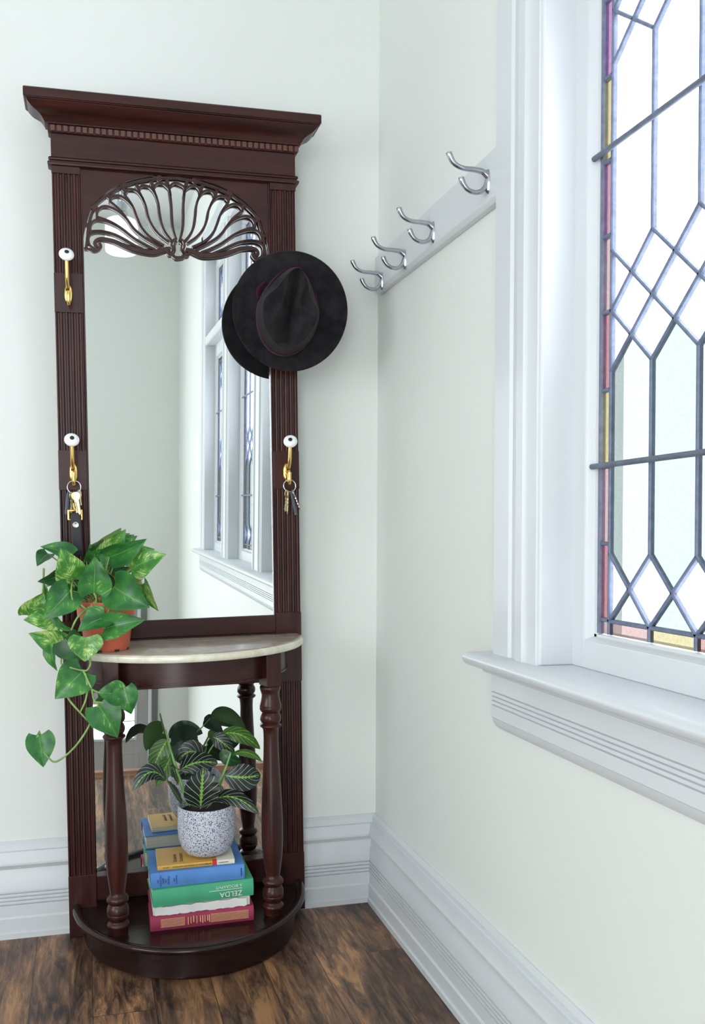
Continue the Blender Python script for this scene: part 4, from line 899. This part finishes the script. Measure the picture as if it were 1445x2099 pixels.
for v_ in ([(600, 720, -.16), (500, 660, -.185), (480, 580, -.19), (490, 492, -.165)], [(640, 760, -.185), (560, 690, -.19), (465, 625, -.18), (474, 572, -.18)], [(660, 720, -.17), (675, 640, -.185), (655, 590, -.185)],
           [(812, 600, -.17), (790, 680, -.18), (760, 770, -.20), (740, 868, -.20)], [(620, 700, -.175), (530, 780, -.19), (480, 880, -.195), (440, 980, -.20), (420, 1060, -.205), (400, 1140, -.21), (480, 1175, -.215), (580, 1200, -.22)],
           [(355, 820, -.17), (390, 900, -.175), (420, 970, -.18), (412, 1040, -.19)], [(265, 400, -.11), (262, 500, -.12), (255, 600, -.125)], [(150, 768, -.13), (180, 790, -.16), (250, 860, -.17), (340, 830, -.17)], [(622, 1090, -.225), (628, 1150, -.225), (600, 1195, -.222), (560, 1192, -.22)],
           [(575, 1200, -.22), (610, 1280, -.225), (640, 1345, -.23), (655, 1420, -.235), (690, 1465, -.24)], [(590, 1220, -.22), (605, 1330, -.225), (590, 1430, -.23), (548, 1525, -.235)], [(435, 1370, -.215), (475, 1440, -.225), (555, 1530, -.235), (622, 1600, -.24)], [(640, 1345, -.23), (700, 1370, -.235), (760, 1380, -.235)],
           [(690, 1465, -.24), (645, 1530, -.24), (612, 1640, -.24), (500, 1800, -.245), (365, 1905, -.25), (300, 1875, -.25), (262, 1830, -.248)], [(655, 1440, -.237), (760, 1445, -.238), (840, 1415, -.237), (895, 1365, -.235), (892, 1335, -.235)], [(635, 1590, -.24), (680, 1625, -.24), (745, 1665, -.24)], [(640, 1640, -.24), (690, 1600, -.24), (720, 1560, -.24)],
           [(480, 1180, -.2), (490, 1300, -.205), (485, 1400, -.21), (440, 1370, -.215)], [(330, 1000, -.18), (395, 1050, -.19), (400, 1130, -.2)], [(228, 1700, -.24), (192, 1735, -.242), (200, 1780, -.244), (240, 1800, -.246)]):
    vine(v_, .0024, .0018)
# prayer plant in the speckled pot
SB = (.312, -.110, ztop+.0006); sc_ = (.312, -.110)
sp_ = thing('potted_prayer_plant', 'dark prayer plant with pale veins in a speckled ceramic pot on the books', 'potted plant', SB); z0 = SB[2]
m = MB(); m.lathe([(.030, z0), (.038, z0+.001), (.050, z0+.007), (.059, z0+.020), (.0645, z0+.038), (.0668, z0+.060), (.0660, z0+.095), (.0648, z0+.112), (.0640, z0+.1145), (.0622, z0+.1145), (.0610, z0+.112), (.0620, z0+.060), (.055, z0+.03)], *sc_, 56, False); m.f.append(tuple(range(56))[::-1]); m.mi.append(0)
m.done('pot', M_SPK, sp_, SB, smooth=60)
MB().lathe([(.001, z0+.100), (.03, z0+.101), (.0612, z0+.098), (.061, z0+.09)], *sc_, 32, False).done('soil', M_SOIL, sp_, SB, smooth=60)
def cm(X, Y, y): return at(240+X/3.747, 1460+Y/3.747, y)
D2 = .00116/3.747
ML = [
 ((388, 210), (325, 320), (262, 470), 150, -.075, -.085, M_MA2, .1), ((418, 330), (370, 430), (300, 572), 125, -.085, -.10, M_MA2, -.2),
 ((375, 525), (250, 462), (122, 608), 125, -.16, -.20, M_MA1, .35), ((500, 700), (450, 620), (385, 520), 80, -.14, -.16, M_MA1, .9), ((640, 735), (650, 590), (662, 425), 262, -.165, -.170, M_MA1, 0),
 ((485, 445), (620, 385), (775, 395), 165, -.135, -.13, M_MA1, .25), ((665, 380), (570, 300), (462, 385), 170, -.065, -.06, M_MA1, .3),
 ((800, 175), (940, 170), (1100, 284), 130, -.075, -.085, M_MA2, .5), ((735, 190), (800, 225), (905, 315), 120, -.07, -.08, M_MA1, .2), ((800, 290), (860, 355), (955, 378), 110, -.085, -.09, M_PO3, .2),
 ((885, 325), (1000, 310), (1112, 380), 80, -.13, -.135, M_MA2, .8), ((822, 482), (975, 500), (1104, 478), 200, -.14, -.14, M_MA1, .05), ((738, 682), (900, 655), (1094, 785), 130, -.15, -.20, M_MA1, .45),
 ((780, 560), (790, 620), (760, 690), 70, -.08, -.08, M_MA1, .4), ((415, 420), (440, 450), (470, 560), 60, -.1, -.1, M_MA1, .8),
]
def leaf3(m, b, c, t, w, roll, cup=.16):
    """leaf along the quadratic curve b, c, t"""
    b, c, t = Vector(b), Vector(c), Vector(t); cc = 2*c-.5*(b+t); nx, ny = 8, 20; vs = []; uv = []; ref = None
    for j in range(ny+1):
        v = j/ny; p = b*(1-v)**2+cc*2*v*(1-v)+t*v*v; a = ((cc-b)*(1-v)+(t-cc)*v).normalized(); toc = Vector((.05, -1, .25)); s_ = a.cross(toc).normalized()
        if ref is not None and s_.dot(ref) < 0: s_ = -s_
        ref = s_.copy(); nrm = s_.cross(a)
        if nrm.y > 0: nrm = -nrm
        R_ = Matrix.Rotation(roll, 3, a); s2 = R_ @ s_; n2 = R_ @ nrm; hw = max(.003, math.sin(PI*v**.9)**.72*.5 if 0 < v < 1 else .003)*w
        for i in range(nx+1): u = -1+2*i/nx; vs.append(p+s2*u*hw+n2*cup*hw*abs(u)**1.4+n2*.03*w*math.sin(v*30)*abs(u)**2*.5); uv.append((.5+u*.5, v))
    fs = [(j*(nx+1)+i, j*(nx+1)+i+1, (j+1)*(nx+1)+i+1, (j+1)*(nx+1)+i) for j in range(ny) for i in range(nx)]
    k = fs[nx*ny//2]; p0, p1, p2 = (Vector(vs[q]) for q in k[:3])
    if (p1-p0).cross(p2-p0).y > 0: fs = [f[::-1] for f in fs]
    m.add(vs, fs, uv)
for bb, mm_, tt, w_, d0, d1, mt, rl in ML:
    m = MB(); leaf3(m, cm(*bb, d0), cm(*mm_, (d0+d1)/2-.008), cm(*tt, d1), w_*D2, rl); m.done('leaf', mt, sp_, SB, smooth=180)
for v_, r0 in (([(545, 700, -.12), (500, 560, -.13), (455, 430, -.11), (415, 300, -.09), (392, 215, -.078), (372, 135, -.07)], .0034), ([(700, 690, -.12), (780, 545, -.14), (830, 440, -.14), (872, 315, -.135)], .0034), ([(650, 700, -.1), (655, 480, -.1), (670, 370, -.1), (740, 250, -.08), (790, 180, -.075)], .0022),
              ([(640, 745, -.13), (640, 735, -.165)], .002), ([(690, 740, -.13), (738, 682, -.15)], .002), ([(560, 720, -.11), (500, 600, -.11), (470, 470, -.12), (485, 445, -.13)], .002), ([(600, 700, -.1), (650, 520, -.08), (665, 380, -.065)], .002),
              ([(760, 640, -.12), (800, 540, -.13), (822, 482, -.14)], .002), ([(520, 700, -.12), (440, 600, -.15), (375, 525, -.16)], .002), ([(872, 315, -.135), (840, 290, -.10), (800, 290, -.085)], .0016)):
    vine(v_, r0, r0*.6, 'stem', M_MSTEM, sp_, SB, cm)

# ------------------------------------------------------------------ pendant lamp (seen in the mirror)
pb = (-.533, -2.9, CZ); lp = thing('pendant_lamp', 'white opal glass pendant lamp with nickel neck, reflected in the mirror', 'lamp', pb, False)
m = MB(); m.lathe([(.030, 2.486), (.060, 2.480), (.078, 2.470), (.083, 2.452), (.083, 2.325), (.079, 2.308), (.066, 2.300), (.001, 2.2985)], pb[0], pb[1], 40); m.done('lamp_shade', M_OPAL, lp, pb, smooth=50)
m = MB(); m.lathe([(.012, 2.565), (.024, 2.560), (.028, 2.552), (.028, 2.515), (.034, 2.510), (.036, 2.486), (.030, 2.480)], pb[0], pb[1], 32); m.done('neck', M_CHROME, lp, pb, smooth=40)
m = MB()
for dx in (-.018, 0, .018): m.tube([(pb[0]+dx, pb[1], 2.555), (pb[0]+dx*.6, pb[1], 2.75), (pb[0], pb[1], CZ-.02)], .004, 10, False)
m.lathe([(.055, CZ-.001), (.055, CZ-.012), (.03, CZ-.022)], pb[0], pb[1], 32); m.done('rod', M_CHROME, lp, pb, smooth=40)
